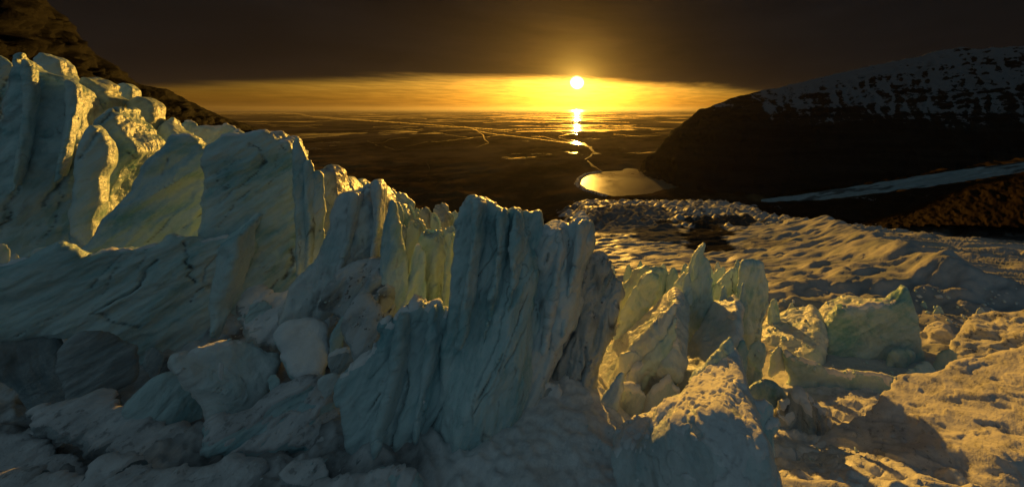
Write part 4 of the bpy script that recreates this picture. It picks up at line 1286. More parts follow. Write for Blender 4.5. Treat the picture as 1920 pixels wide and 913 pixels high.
piece('ice_block', [(318, 700), (286, 711), (260, 737), (234, 762), (255, 786), (286, 802), (312, 804), (359, 792), (386, 784), (392, 758), (380, 740), (352, 715)], 34, n=(0.3, -0.9, 0.45), mat='ice_blue',
      facets=8, cut=1.3, rnd=0.1, label='smooth teal block under the pale pointed boulder', cat='ice block', group=GB, dirt=0.3, tf=1.5, tb=2.0)
o = piece('ice_block', [(309, 681), (318, 667), (335, 664), (353, 665), (368, 655), (405, 652), (414, 651), (436, 643), (453, 640), (472, 645), (501, 657), (520, 666), (530, 677), (520, 688), (508, 708), (490, 733), (460, 762), (430, 775),
      (400, 770), (385, 750), (365, 728), (340, 715), (318, 698)], 34.5, n=(0.25, -1, 0.35), mat='ice_pale', grain=110, label='pale pointed boulder with a lit top edge, lying tilted', cat='ice block', group=GB, dirt=0.15, tf=1.5, tb=2.2, plates=0.6,
      ridge=[(425, 650), (415, 700), (430, 750)], ridge_h=0.6, snow=0.88)
piece('ice_chip', [(408, 692), (409, 681), (415, 679), (420, 683), (418, 695), (411, 697)], 32.7, parent=o, mat='snow', dirt=0)
piece('ice_block', [(448, 600), (462, 556), (470, 548), (485, 545), (505, 550), (530, 549), (560, 543), (580, 537), (620, 550), (640, 580), (655, 602), (645, 640), (615, 650), (560, 640), (520, 650), (480, 650)], 43, n=(0.1, -0.45, 0.9),
      mat='ice_dirty', snow=0.5, label='wide snow-covered bench at the foot of the veined blade', cat='ice block', group=GB, tf=0.8, tb=3, dirt=0.6, smudge=0.4, plates=1.6)
piece('ice_block', [(466, 640), (470, 620), (484, 615), (508, 615), (517, 632), (512, 658), (489, 655), (472, 650)], 40, facets=8, cut=1.3, rnd=0.1, label='dark-sided block left of the big snowy boulder', cat='ice block', group=GB, mat='ice', snow=0.55)
piece('ice_block', [(462, 610), (466, 575), (478, 562), (497, 560), (512, 575), (514, 600), (500, 615), (478, 618)], 41.5, facets=8, cut=1.3, rnd=0.1, label='rounded snowy block leaning on the bench edge', cat='ice block', group=GB, mat='ice', snow=0.55, dirt=0.4)
piece('ice_block', [(511, 636), (520, 612), (535, 602), (569, 597), (593, 596), (610, 609), (616, 626), (615, 660), (606, 684), (573, 701), (549, 703), (530, 694), (521, 680), (524, 664), (513, 650)], 38, n=(0.15, -0.7, 0.7), mat='ice',
      snow=0.2, facets=8, cut=1.3, rnd=0.1, grain=140, label='big rounded boulder capped with thick snow', cat='ice block', group=GB, tf=1.6, tb=2, dirt=0.1, plates=0.4, k=0.9)
piece('ice_block', [(619, 628), (628, 614), (641, 592), (654, 590), (651, 604), (644, 618), (644, 640), (637, 657), (622, 656), (617, 643)], 39.5, mat='ice_blue', label='slim teal block squeezed between two snowy boulders', cat='ice block', group=GB)
piece('ice_block', [(642, 618), (655, 587), (670, 560), (684, 553), (694, 561), (704, 575), (723, 597), (726, 605), (716, 628), (696, 648), (679, 658), (660, 652), (648, 641)], 38, mat='ice_dirty', snow=0.3, snowmat='snow_dirty',
      n=(-0.1, -0.85, 0.5), facets=8, cut=1.3, rnd=0.1, label='pointed boulder, snow-white left side and pitted dark right side', cat='ice block', group=GB, dirt=0.5, smudge=0.4, ridge=[(684, 556), (690, 600), (682, 655)], ridge_h=0.7, rough=1.4)
piece('ice_block', [(612, 668), (631, 655), (651, 651), (666, 662), (671, 673), (656, 686), (636, 700), (616, 690)], 37, facets=8, cut=1.3, rnd=0.1, label='low snowy block under the pointed boulder', cat='ice block', group=GB, mat='ice_dirty', snow=0.5, dirt=0.5)
piece('ice_block', [(592, 716), (607, 703), (627, 698), (642, 706), (625, 721), (607, 730)], 35, label='small clean slab lying below the big snowy boulder', cat='ice block', group=GB, mat='ice_pale', dirt=0.05)
piece('ice_block', [(502, 712), (508, 703), (517, 702), (526, 713), (521, 728), (508, 734)], 34.5, label='small lump at the right tip of the pale pointed boulder', cat='ice block', group=GB, mat='ice')
piece('ice_block', [(390, 795), (440, 787), (470, 768), (491, 746), (525, 720), (567, 711), (593, 719), (621, 729), (640, 753), (651, 779), (655, 800), (664, 812), (668, 832), (657, 852), (600, 850), (540, 848), (480, 862), (430, 860), (390, 845)],
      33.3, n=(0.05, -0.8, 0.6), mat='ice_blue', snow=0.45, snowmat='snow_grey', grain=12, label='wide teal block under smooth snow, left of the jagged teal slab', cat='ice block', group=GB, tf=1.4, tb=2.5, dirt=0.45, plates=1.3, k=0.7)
piece('ice_block', [(520, 888), (546, 865), (582, 859), (606, 861), (617, 873), (600, 890), (567, 903), (530, 912)], 28.5, n=(0.1, -0.6, 0.8), mat='ice_dimmed', snowmat='snow_grey', snow=0.5, label='flat snow-topped block low in the hollow', cat='ice block', group=GB)
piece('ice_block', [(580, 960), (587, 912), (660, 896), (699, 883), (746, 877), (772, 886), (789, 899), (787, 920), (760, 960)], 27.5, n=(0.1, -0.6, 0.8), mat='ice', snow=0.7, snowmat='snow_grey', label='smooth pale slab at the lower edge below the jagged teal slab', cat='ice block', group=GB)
piece('ice_block', [(668, 862), (690, 850), (722, 840), (745, 836), (756, 860), (752, 880), (715, 892), (680, 890)], 31, mat='ice_dimmed', snowmat='snow_grey', label='small layered block at the foot of the jagged teal slab', cat='ice block', group=GB, grain=15, dirt=0.6, rough=1.5, snow=0.75)
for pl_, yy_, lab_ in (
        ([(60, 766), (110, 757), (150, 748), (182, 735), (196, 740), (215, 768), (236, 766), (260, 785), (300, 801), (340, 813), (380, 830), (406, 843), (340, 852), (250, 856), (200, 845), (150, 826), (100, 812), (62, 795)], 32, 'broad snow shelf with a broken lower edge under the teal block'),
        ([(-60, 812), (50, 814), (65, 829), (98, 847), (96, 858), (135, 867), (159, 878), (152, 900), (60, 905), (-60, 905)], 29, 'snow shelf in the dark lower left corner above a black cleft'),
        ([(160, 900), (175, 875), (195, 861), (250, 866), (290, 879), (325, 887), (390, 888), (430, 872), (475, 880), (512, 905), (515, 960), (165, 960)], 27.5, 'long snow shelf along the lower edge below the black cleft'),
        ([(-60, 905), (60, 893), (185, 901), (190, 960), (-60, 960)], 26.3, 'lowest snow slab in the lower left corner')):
    piece('snow_shelf', pl_, yy_, n=(0.05, -0.5, 0.9), tf=0.5, tb=1.8, mat='ice_dimmed', snow=0.42, snowmat='snow_grey', label=lab_, cat='snow shelf', group='snow shelves in the lower left hollow', dirt=0.8, smudge=0.5, plates=1.4, R=1.0, k=0.4, grain=8, flutes=0.5)
# ---- gully
piece('serac', [(1010, 720), (1020, 600), (1050, 520), (1085, 506), (1105, 483), (1125, 484), (1143, 503), (1158, 531), (1162, 551), (1156, 575), (1149, 601), (1140, 628), (1124, 668), (1106, 712), (1090, 745), (1066, 750), (1040, 735), (1030, 715), (1045, 680)],  # left end extended unseen behind the ribbed fin to block leaking sun
      48, n=(-0.2, -1, 0.45), mat='ice_dirty', snow=0.7, snowmat='snow_dirty', scoop=0.7, label='gritty rubble-faced serac closing the head of the snow gully', group=GR, tf=1.0, tb=3, dirt=0.9, smudge=0.5, rough=1.7, plates=1.5, grain=75,
      cracks=[(0.5, 0.7, [(1075, 625), (1058, 655), (1040, 690), (1030, 705)]), (0.5, 0.7, [(1100, 640), (1096, 680), (1085, 725)])])
piece('ice_block', [(978, 790), (984, 755), (1000, 738), (1010, 724), (1029, 717), (1047, 727), (1052, 745), (1038, 768), (1030, 800)], 41, mat='ice_dirty', snow=0.5, label='lumpy snowy block at the foot of the ribbed fin, in the gully', cat='ice block', group=GR, dirt=0.6, rough=1.6)
piece('ice_block', [(1048, 715), (1060, 680), (1075, 640), (1090, 622), (1101, 630), (1100, 670), (1088, 715), (1070, 742)], 48, mat='ice', snow=0.65, label='upright block leaning in the dark cleft of the gully', cat='ice block', group=GR, dirt=0.5, grain=70)
# ---- right seracs
L1 = (-0.55, 0.22, 0.80)       # ramps that fall away to the left and catch the sun
piece('serac', [(1205, 560), (1208, 500), (1226, 505), (1231, 500), (1246, 503), (1258, 519), (1262, 560)], 92, label='small blue block behind the pointed blade', group=GR, mat='ice_blue')
piece('serac', [(1155, 590), (1160, 556), (1166, 540), (1176, 523), (1191, 508), (1208, 497), (1219, 503), (1216, 520), (1200, 590)], 86, jagged=2.2, label='low green-tinged blade behind the pointed blade, left of it', group=GR, mat='ice_green', n=(-0.5, -0.7, 0.5))
piece('serac', [(1150, 660), (1158, 610), (1168, 574), (1186, 551), (1198, 531), (1211, 513), (1221, 511), (1231, 513), (1236, 531), (1230, 556), (1222, 572), (1184, 625), (1170, 660)], 74, n=(-0.5, -0.85, 0.3), jagged=2.2, label='pointed blade leaning left above the snow gully', group=GR,
      mat='ice', dirt=0.4, grain=55, flutes=1.6, tf=1.0, tb=1.8)
piece('serac', [(1326, 600), (1330, 506), (1336, 504), (1339, 530), (1338, 600)], 76, jagged=2.2, label='thin finger of ice beside the horned spire', group=GR)
piece('serac', [(1330, 600), (1332, 522), (1345, 503), (1355, 499), (1363, 507), (1358, 532), (1352, 600)], 80, jagged=2.2, label='low serac between the thin finger and the twin-ridged serac', group=GR, n=(-0.5, -0.8, 0.4))
piece('serac', [(1330, 600), (1334, 550), (1352, 526), (1365, 508), (1373, 498), (1383, 508), (1388, 531), (1384, 556), (1380, 600)], 74, jagged=2.2, label='twin-ridged serac behind the golden ramp', group=GR, n=(-0.55, -0.8, 0.35), mat='ice', flutes=1.8, grain=60,
      ridge=[(1350, 540), (1365, 520)], ridge_h=0.8, cracks=[(0.4, 0.4, [(1374, 510), (1372, 545)])])
o = piece('serac', [(1240, 700), (1258, 640), (1265, 590), (1269, 552), (1266, 533), (1285, 512), (1297, 498), (1302, 483), (1312, 466), (1320, 458), (1324, 457), (1320, 468), (1313, 485), (1319, 480), (1328, 489), (1329, 508), (1333, 536), (1336, 562),
      (1322, 588), (1319, 608), (1300, 630), (1290, 700)], 68, n=(-0.35, -0.9, 0.3), jagged=2.2, label='spire serac ending in a leaning horn', group=GR, mat='ice', dirt=0.4, grain=68, flutes=1.5, tf=1.0, tb=1.8,
      ridge=[(1298, 500), (1300, 560), (1290, 640)], ridge_h=0.7)
piece('horn', [(1298, 512), (1302, 484), (1310, 469), (1318, 459), (1324, 456), (1320, 468), (1313, 484), (1309, 512)], 67, n=(-0.3, -1, 0.2), parent=o, mat='ice', tf=0.4, tb=0.5, dirt=0.1)
piece('serac', [(1060, 880), (1078, 820), (1096, 760), (1118, 700), (1136, 652), (1181, 614), (1221, 579), (1241, 556), (1266, 533), (1271, 560), (1266, 600), (1262, 650), (1248, 690), (1215, 700), (1180, 720), (1150, 770), (1120, 850), (1095, 900)],
      54, n=(-0.72, 0.30, 0.62), scoop=0.3, facets=2, jagged=1.5, label='long slanting ice ramp rising from the gully to the spire', group=GR, mat='ice_pale', dirt=0.4, grain=60, flutes=1.8, tf=0.4, tb=3, plates=1.4, rough=0.65, snow=0.97,
      cracks=[(0.4, 0.4, [(1226, 628), (1214, 648), (1206, 657)]), (0.4, 0.3, [(1258, 548), (1248, 590), (1238, 625)])])
piece('serac', [(1372, 700), (1380, 610), (1380, 556), (1388, 526), (1390, 494), (1407, 490), (1426, 490), (1433, 503), (1440, 526), (1442, 553), (1440, 575), (1431, 603), (1426, 634), (1424, 700)], 67, n=(-0.1, -1, 0.25), mat='ice',
      scoop=1.2, jagged=2.2, label='upright serac with a glittering crest and a blue cleft on its right', group=GR, dirt=0.45, grain=75, flutes=1.6, tf=1.2, tb=2.2, ridge=[(1412, 492), (1405, 560), (1400, 640)], ridge_h=0.8,
      cracks=[(0.4, 0.5, [(1440, 560), (1425, 595), (1412, 640)], 0.3), (0.3, 0.3, [(1395, 570), (1388, 592), (1384, 600)], 0.8)])
piece('serac', [(1285, 745), (1284, 700), (1292, 664), (1300, 640), (1314, 612), (1320, 592), (1330, 572), (1342, 566), (1360, 566), (1376, 551), (1383, 562), (1384, 592), (1383, 632), (1362, 660), (1320, 702)], 56, n=(-0.62, 0.30, 0.7),
      scoop=0.3, facets=2, jagged=1.5, label='golden pitted ramp of ice in front of the upright serac', group=GR, mat='ice_pale', dirt=0.2, grain=65, flutes=1.6, tf=0.5, tb=3, rough=0.8)
piece('ice_block', [(1160, 686), (1162, 664), (1186, 656), (1209, 667), (1201, 683), (1176, 690)], 49.5, label='clean cube-like block resting on the slanting ramp', cat='ice block', group=GR, mat='ice_pale', dirt=0.0, n=(-0.4, -0.8, 0.5))
piece('ice_block', [(1172, 712), (1200, 682), (1222, 667), (1247, 646), (1269, 637), (1279, 652), (1272, 680), (1262, 689), (1234, 691), (1208, 705), (1188, 724), (1176, 724)], 48, n=(-0.3, -0.75, 0.6), label='curved bridge of ice arching over a green hollow', cat='ice block', group=GR, mat='ice_pale', dirt=0.15, tf=0.8, tb=1.0, snow=0.7)
piece('ice_block', [(1200, 755), (1215, 738), (1234, 722), (1255, 704), (1262, 722), (1279, 731), (1270, 750), (1240, 760)], 45, label='small snowy cone under the ice bridge', cat='ice block', group=GR, mat='ice_pale', snow=0.6, n=(-0.4, -0.7, 0.6))
piece('ice_block', [(1150, 742), (1162, 728), (1180, 722), (1200, 730), (1212, 745), (1205, 765), (1180, 770), (1158, 762)], 44, label='snowy lump below the ice bridge on the rubble slope', cat='ice block', group=GR, mat='ice_pale', snow=0.5)
piece('ice_block', [(1070, 960), (1078, 870), (1090, 812), (1110, 770), (1130, 745), (1160, 735), (1195, 748), (1216, 778), (1200, 820), (1196, 870), (1192, 960)], 41, n=(-0.45, 0.2, 0.85), mat='ice_dirty', snow=0.5, snowmat='snow_dirty',
      scoop=0.4, facets=2, label='rubble-strewn snowy mound beside the gully floor', cat='ice block', group=GR, dirt=0.8, smudge=0.4, rough=0.8, plates=1.6, tf=0.3, tb=4)
o = piece('serac', [(1175, 960), (1184, 890), (1190, 825), (1215, 777), (1247, 760), (1285, 737), (1305, 712), (1330, 692), (1362, 663), (1372, 649), (1378, 665), (1383, 680), (1386, 698), (1393, 727), (1404, 760), (1415, 790), (1430, 820), (1430, 870), (1400, 900), (1380, 960)],
      31, n=(-0.5, 0.30, 0.8), mat='ice_pale', snow=0.70, scoop=0.3, facets=1, label='massive golden mound with a sharp peak and a shaded right face', group=GR, dirt=0.35, tf=0.8, tb=7, grain=60, plates=1.0, rough=0.75,
      ridge=[(1372, 652), (1370, 700), (1366, 750), (1355, 810), (1340, 860)], ridge_h=1.2, R=3.5)
piece('shelf', [(1385, 790), (1395, 752), (1410, 750), (1422, 757), (1440, 753), (1450, 763), (1448, 778), (1430, 788), (1464, 793), (1452, 805), (1444, 812), (1450, 850), (1420, 880), (1380, 880), (1370, 830)], 30.5, n=(0.1, -0.7, 0.7), parent=o, mat='ice', dirt=0.2, drop=0.3, facets=2,
      snow=0.72, tf=0.6, tb=2.0, label='knobbly shaded shelf of the golden mound')
piece('ice_block', [(1205, 960), (1212, 895), (1235, 880), (1270, 868), (1300, 855), (1327, 868), (1345, 860), (1356, 857), (1376, 858), (1391, 866), (1395, 893), (1392, 960)], 27.5, n=(-0.45, 0.25, 0.85), mat='ice_pale', snow=0.6,
      scoop=0.6, facets=2, tb=5, label='rounded lit block at the lower edge below the golden mound', cat='ice block', group=GR, dirt=0.4, rough=0.9)
# ---- right slope
L2 = (-0.60, 0.12, 0.78)
piece('ice_block', [(1775, 640), (1780, 610), (1793, 596), (1810, 606), (1804, 628), (1800, 650)], 108, label='small cone above the gap between the two grainy boulders', cat='ice block', group=GT, mat='ice_pale', n=(-0.5, -0.5, 0.7))
piece('serac', [(1515, 640), (1533, 578), (1565, 559), (1578, 554), (1609, 556), (1646, 559), (1688, 553), (1694, 585), (1640, 605), (1585, 605), (1560, 650), (1540, 680)], 94, n=(-0.5, 0.25, 0.75), facets=2, label='frosted ice shoulder behind the big square block', group=GT, mat='ice_pale', tf=1.5, tb=4, rough=1.3)
piece('serac', [(1425, 660), (1432, 612), (1445, 591), (1475, 580), (1507, 577), (1525, 572), (1537, 596), (1543, 617), (1540, 655), (1532, 700), (1480, 700), (1450, 672)], 88, n=(-0.55, 0.22, 0.7), facets=2, label='slope of ice half golden, half shaded, left of the big square block', group=GT,
      mat='ice_pale', tf=1.2, tb=4, grain=55, flutes=1.5, ridge=[(1515, 575), (1480, 620), (1455, 660)], ridge_h=1.6, dirt=0.4)
o = piece('serac', [(1530, 700), (1545, 664), (1552, 617), (1567, 593), (1580, 577), (1609, 577), (1646, 572), (1672, 567), (1691, 551), (1701, 537), (1712, 559), (1717, 590), (1726, 632), (1736, 680), (1740, 720), (1640, 720)], 82, n=(-0.25, -0.95, 0.35), mat='ice_blue',
      label='big square block with a pointed upper right corner and a golden left edge', group=GT, tf=2.2, tb=4, dirt=0.25, plates=0.8, grain=30, ridge=[(1580, 585), (1568, 640), (1560, 690)], ridge_h=1.6, R=2.5, snow=0.85)
piece('ice_block', [(1660, 700), (1668, 664), (1683, 659), (1709, 656), (1718, 665), (1713, 682), (1680, 692)], 76, label='rounded block lying against the foot of the big square block', cat='ice block', group=GT, mat='ice_blue')
piece('ice_block', [(1685, 712), (1700, 694), (1743, 675), (1758, 704), (1740, 716)], 70, label='flat shaded slab at the right foot of the big square block', cat='ice block', group=GT, mat='ice', n=(0, -0.4, 0.9))
piece('ice_block', [(1720, 660), (1725, 628), (1740, 614), (1754, 604), (1772, 609), (1792, 625), (1795, 645), (1766, 664), (1738, 676)], 94, n=(-0.5, 0.2, 0.8), facets=2, label='golden grainy boulder right of the big square block', cat='ice block', group=GT, mat='snow_grey', rough=1.6, tf=2)
piece('ice_block', [(1788, 690), (1796, 664), (1804, 630), (1814, 606), (1830, 598), (1851, 593), (1920, 584), (2000, 575), (2000, 690), (1920, 690), (1870, 675), (1815, 685)], 78, n=(-0.6, 0.28, 0.75), facets=2, label='huge grainy boulder cut off by the right edge', cat='ice block', group=GT, mat='snow_dirty', rough=1.6, tf=3, tb=4)
piece('ice_block', [(1748, 700), (1752, 685), (1764, 662), (1778, 652), (1794, 660), (1793, 690), (1775, 706)], 74, n=(-0.5, -0.5, 0.7), label='yellow-lit lump between the grainy boulders', cat='ice block', group=GT, mat='ice_green')
piece('serac', [(1472, 732), (1480, 714), (1476, 690), (1470, 664), (1478, 664), (1492, 672), (1522, 677), (1545, 692), (1580, 699), (1638, 702), (1679, 710), (1690, 740), (1660, 775), (1620, 785), (1552, 760), (1508, 746), (1486, 744)], 64, n=(-0.15, -0.9, 0.45),
      mat='ice_blue', label='low blue block with an upturned left tip, in front of the big square block', group=GT, tf=1.3, tb=2.5, dirt=0.2, plates=0.7, grain=20, snow=0.8)
piece('ice_block', [(1395, 770), (1405, 730), (1430, 715), (1450, 720), (1475, 742), (1490, 765), (1470, 800), (1430, 810)], 52, label='dark rounded block between the golden mound and the low blue block', cat='ice block', group=GT, mat='ice_blue', dirt=0.4)
piece('ice_block', [(1440, 815), (1455, 771), (1475, 748), (1491, 738), (1511, 740), (1526, 754), (1552, 774), (1543, 787), (1567, 807), (1550, 825), (1485, 846), (1455, 838)], 47, n=(-0.1, -0.75, 0.65), mat='ice_dirty', snow=0.6, label='snow-patched dark block standing in the right hollow', cat='ice block', group=GT,
      dirt=0.9, smudge=0.8, rough=1.5)
piece('serac', [(1540, 960), (1555, 840), (1577, 811), (1611, 783), (1658, 758), (1674, 730), (1677, 713), (1685, 703), (1705, 703), (1766, 700), (1790, 690), (1816, 679), (1865, 667), (1920, 660), (2020, 640), (2020, 960)], 36, n=(-0.6, 0.30, 0.78),
      mat='snow_grey', scoop=0.7, facets=2, label='great golden snow slope with scalloped hollows, lower right', group=GT, tf=1.4, tb=5, dirt=0.0, rough=0.9, plates=1.6, grain=60, R=4, res=5.0)
piece('ice_block', [(1380, 960), (1400, 906), (1425, 883), (1445, 895), (1477, 898), (1516, 899), (1555, 901), (1600, 912), (1610, 960)], 30, n=(-0.3, 0.1, 0.95), mat='snow_grey', label='golden hump of snow at the lower edge right of the golden mound', cat='ice block', group=GT, dirt=0)
piece('ice_block', [(1610, 960), (1624, 911), (1660, 896), (1699, 905), (1746, 903), (1790, 909), (1830, 925), (1830, 960)], 30, n=(-0.3, 0.1, 0.95), mat='snow_grey', label='golden hump of snow at the lower edge under the great snow slope', cat='ice block', group=GT, dirt=0)
piece('ice_block', [(1488, 880), (1497, 838), (1525, 845), (1563, 858), (1580, 880), (1560, 905), (1500, 905)], 39, n=(0, -0.5, 0.9), mat='ice_dirty', snow=0.4, label='smooth snow-covered block low in the right hollow', cat='ice block', group=GT)
piece('ice_block', [(1510, 842), (1535, 828), (1556, 824), (1562, 838), (1542, 850), (1520, 852)], 42, n=(0, -0.5, 0.9), mat='ice_dirty', snow=0.5, label='flat snowy slab above the smooth block in the right hollow', cat='ice block', group=GT)
piece('ice_block', [(1565, 860), (1575, 838), (1600, 832), (1622, 846), (1620, 862), (1590, 872)], 40, n=(0, -0.5, 0.9), mat='ice_dirty', snow=0.5, label='flat snowy slab at the edge of the great snow slope', cat='ice block', group=GT)
piece('ice_block', [(1420, 900), (1430, 860), (1455, 835), (1490, 845), (1494, 870), (1480, 900)], 39, n=(0, -0.6, 0.8), mat='ice_dirty', snow=0.5, label='shaded snowy block at the right foot of the golden mound', cat='ice block', group=GT, dirt=0.5)
# ---- thin fins and splinters that fill the right side of the icefall
GF = 'thin fins among the right seracs'
for pl_, yy_, n_, m_, lab_ in (
        ([(1146, 712), (1160, 690), (1185, 655), (1230, 608), (1264, 566), (1258, 610), (1228, 650), (1192, 692), (1165, 724)], 50.5, (-0.6, -0.55, 0.45), 'ice_pale', 'long knife-edged fin lying along the slanting ramp'),
        ([(1188, 705), (1215, 665), (1245, 632), (1266, 596), (1266, 640), (1240, 682), (1208, 712)], 48.5, (-0.5, -0.7, 0.4), 'ice', 'shorter fin on the ramp just above the ice bridge'),
        ([(1286, 748), (1308, 702), (1345, 664), (1368, 636), (1374, 655), (1352, 692), (1322, 726), (1300, 752)], 38, (-0.6, -0.5, 0.5), 'ice', 'narrow fin between the golden ramp and the golden mound'),
        ([(1092, 850), (1104, 808), (1124, 765), (1150, 718), (1168, 696), (1164, 738), (1138, 790), (1116, 850)], 42, (-0.7, -0.5, 0.4), 'ice_pale', 'golden-edged fin at the brink of the gully floor'),
        ([(1372, 700), (1380, 668), (1392, 640), (1402, 655), (1400, 690), (1392, 720)], 50, (-0.3, -0.9, 0.3), 'ice_blue', 'blue splinter behind the peak of the golden mound'),
        ([(1400, 670), (1408, 648), (1420, 636), (1434, 645), (1440, 668), (1425, 684)], 58, (-0.3, -0.8, 0.5), 'ice', 'small splinter at the foot of the upright serac'),
        ([(1440, 690), (1446, 664), (1458, 648), (1470, 660), (1476, 690)], 68, (-0.4, -0.7, 0.5), 'ice_pale', 'small peaked block left of the upturned blue tip'),
        ([(1384, 610), (1387, 560), (1394, 528), (1400, 560), (1402, 610)], 62, (-0.4, -0.9, 0.2), 'ice_blue', 'thin blue blade in the face of the upright serac'),
        ([(1344, 590), (1349, 556), (1357, 534), (1364, 552), (1366, 590)], 66, (-0.5, -0.8, 0.3), 'ice', 'short blade in front of the twin-ridged serac'),
        ([(1278, 560), (1283, 522), (1291, 508), (1297, 530), (1298, 560)], 64, (-0.5, -0.8, 0.3), 'ice', 'short blade at the left shoulder of the spire')):
    piece('ice_fin', pl_, yy_, n=n_, mat=m_, label=lab_, cat='ice fin', group=GF, tf=0.5, tb=1.0, dirt=0.3, grain=60, jagged=2.2, rnd=0.05, facets=4, rough=1.6, flutes=1.4)
for j_, (cx_, ty_, w_, Y_, lab_) in enumerate((
        (1122, 490, 11, 82, 'first splinter right of the gritty serac on the far edge'), (1146, 496, 9, 88, 'second splinter right of the gritty serac on the far edge'),
        (1178, 494, 10, 96, 'splinter on the far edge behind the green-tinged blade'), (1200, 488, 8, 100, 'thin splinter on the far edge above the pointed blade'),
        (1243, 492, 10, 98, 'splinter on the far edge left of the leaning horn'), (1262, 500, 12, 90, 'broad splinter on the far edge left of the leaning horn'),
        (1284, 494, 8, 92, 'splinter on the far edge closest to the leaning horn'), (1345, 490, 8, 92, 'splinter on the far edge just right of the leaning horn'),
        (1382, 486, 8, 90, 'splinter on the far edge touching the upright serac'), (1452, 560, 12, 96, 'small splinter on the slope right of the upright serac'),
        (1484, 566, 10, 104, 'small splinter above the half golden slope'), (1730, 566, 12, 118, 'small splinter above the golden grainy boulder'),
        (1760, 572, 12, 112, 'broad splinter above the golden grainy boulder'), (1838, 574, 14, 104, 'small splinter above the huge grainy boulder'))):
    piece('ice_fin', [(cx_ - w_, ty_ + 50), (cx_ - w_ * 0.9, ty_ + 20), (cx_ - w_ * 0.2, ty_ + 2), (cx_ + w_ * 0.25, ty_), (cx_ + w_ * 0.8, ty_ + 16), (cx_ + w_, ty_ + 50)], Y_, n=(-0.5, -0.7, 0.45),
          mat=('ice', 'ice_pale', 'ice_blue')[j_ % 3], label=lab_, cat='ice fin', group='splinters on the far edge', tf=0.7, tb=1.2, dirt=0.3, jagged=2.0, rnd=0.05, rough=1.5)
# ---- flutes on the sooty slab and the tallest left serac
for o_, face_, m_, pl_ in ((o8, face8, 'ice_pale', [(698, 350), (706, 337), (717, 342), (722, 356), (717, 420), (705, 480), (694, 480), (702, 420)]),
                           (o8, face8, 'ice_pale', [(656, 368), (666, 358), (678, 362), (676, 400), (664, 450), (644, 505), (632, 510), (650, 440)]),
                           (o1, face1, 'ice', [(118, 150), (134, 146), (150, 156), (152, 200), (138, 260), (118, 330), (104, 340), (118, 260), (126, 200)]),
                           (o1, face1, 'ice', [(40, 112), (52, 110), (66, 124), (70, 180), (58, 260), (34, 350), (20, 360), (36, 270), (46, 190)])):
    piece('rib', pl_, depth_on(face_, pl_, 0.85), n=(0.3, -1, 0.30), parent=o_, tf=0.7, tb=1.8, mat=m_, dirt=0.4, smudge=0.3 if o_ is o8 else 0.1, grain=70, rough=1.8, jagged=1.5, rnd=0.1, facets=2, flank=0.25, drop=0.3)

# ================================================================== loose rubble
rs = np.random.RandomState(21)


def chunk_mesh(seed, kind):
    r = np.random.RandomState(seed)
    n = 15
    pts = r.normal(size=(n, 3)); pts /= np.linalg.norm(pts, axis=1)[:, None]
    pts *= (0.75 + 0.35 * r.rand(n))[:, None] * np.array((1.0, 0.75 + 0.4 * r.rand(), 0.55 + 0.3 * r.rand()))
    import bmesh
    bm = bmesh.new()
    for p in pts:
        bm.verts.new(p)
    res = bmesh.ops.convex_hull(bm, input=bm.verts)
    bmesh.ops.delete(bm, geom=[x for x in bm.verts if not x.link_faces], context='VERTS')
    bmesh.ops.subdivide_edges(bm, edges=bm.edges[:], cuts=2, use_grid_fill=True, smooth=0.25)
    for x in bm.verts:
        p = np.array(x.co)[None] * 2.3 + seed * 3.1
        x.co += Vector(x.normal) * float(0.10 * fbm(p, 3)[0])
    for fc in bm.faces:
        fc.smooth = True
    me = bpy.data.meshes.new('ice_chunk')
    bm.to_mesh(me); bm.free()
    me.materials.append(M[kind])
    return me


KIND = ('ice', 'ice_blue', 'ice_pale', 'snow', 'ice_dirty', 'ice_pale', 'snow', 'ice')
ADJ = ('blue-grey', 'teal', 'pale', 'snowy', 'dark', 'pale', 'snowy', 'blue-grey')
CH = [chunk_mesh(s + 1, k) for s, k in enumerate(KIND)]
bpy.context.view_layer.update()
dg_ = bpy.context.evaluated_depsgraph_get()
hz = bpy.data.objects['haze']
hz.hide_viewport = True
bpy.context.view_layer.update(); dg_ = bpy.context.evaluated_depsgraph_get()


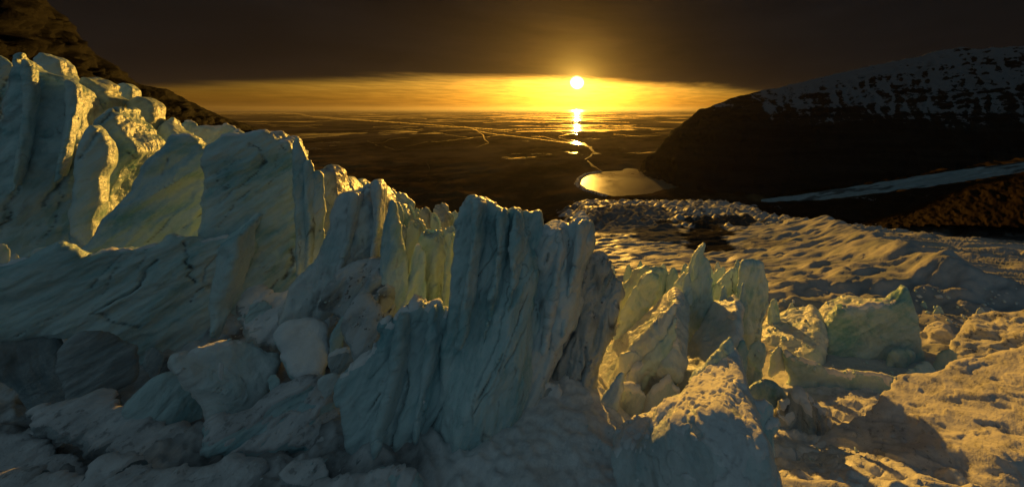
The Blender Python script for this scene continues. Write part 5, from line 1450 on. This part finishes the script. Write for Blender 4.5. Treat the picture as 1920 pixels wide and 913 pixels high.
def scatter(region, n, lo, hi, label, group):
    x0, y0, x1, y1 = region
    for _ in range(n):
        px, py = rs.uniform(x0, x1), rs.uniform(y0, y1)
        ok, p, nrm, _i, ob_, _m = scene.ray_cast(dg_, Vector((0, 0, 0)), Vector(ray(px, py)).normalized())
        if not ok or nrm.z < 0.35:
            continue
        s = lo * (hi / lo) ** (rs.rand() ** 1.6)
        big = 'large' if s > 0.5 * (lo + hi) else 'small'
        s *= p.y / 45.0
        j = rs.randint(len(CH))
        c = bpy.data.objects.new('ice_chunk', CH[j])
        c.location = p + Vector((0, 0, 0.18 * s))
        c.rotation_euler = (rs.uniform(-0.5, 0.5), rs.uniform(-0.5, 0.5), rs.uniform(0, 6.28))
        c.scale = (s, s * rs.uniform(0.7, 1.1), s * rs.uniform(0.7, 1.0))
        col.objects.link(c)
        tag(c, big + ' ' + ADJ[j] + ' ' + label, 'ice chunk', group)


scatter((385, 560, 480, 640), 46, 0.10, 0.55, 'ice chunk in the rubble below the curved horn', 'rubble below the curved horn')
scatter((470, 545, 730, 600), 40, 0.08, 0.35, 'ice chunk on the snowy bench and gritty ledge', 'rubble on the snowy bench')
scatter((1415, 630, 1530, 715), 44, 0.10, 0.55, 'ice chunk in the rubble below the half golden slope', 'rubble below the half golden slope')
scatter((1090, 720, 1220, 880), 36, 0.08, 0.40, 'ice chunk on the rubble mound beside the gully floor', 'rubble on the mound beside the gully')
scatter((1560, 680, 1700, 712), 24, 0.10, 0.40, 'ice chunk at the foot of the big square block', 'rubble under the big square block')
scatter((430, 830, 700, 900), 30, 0.08, 0.35, 'ice chunk in the rubble low in the hollow', 'rubble low in the hollow')
scatter((1430, 560, 1540, 620), 26, 0.12, 0.45, 'ice chunk on the slope left of the frosted shoulder', 'rubble above the half golden slope')
scatter((1700, 540, 1915, 610), 50, 0.15, 0.55, 'ice chunk among the lumps above the grainy boulders', 'rubble above the grainy boulders')
scatter((1480, 830, 1620, 895), 22, 0.10, 0.45, 'ice chunk in the dark right hollow', 'rubble in the right hollow')
hz.hide_viewport = False
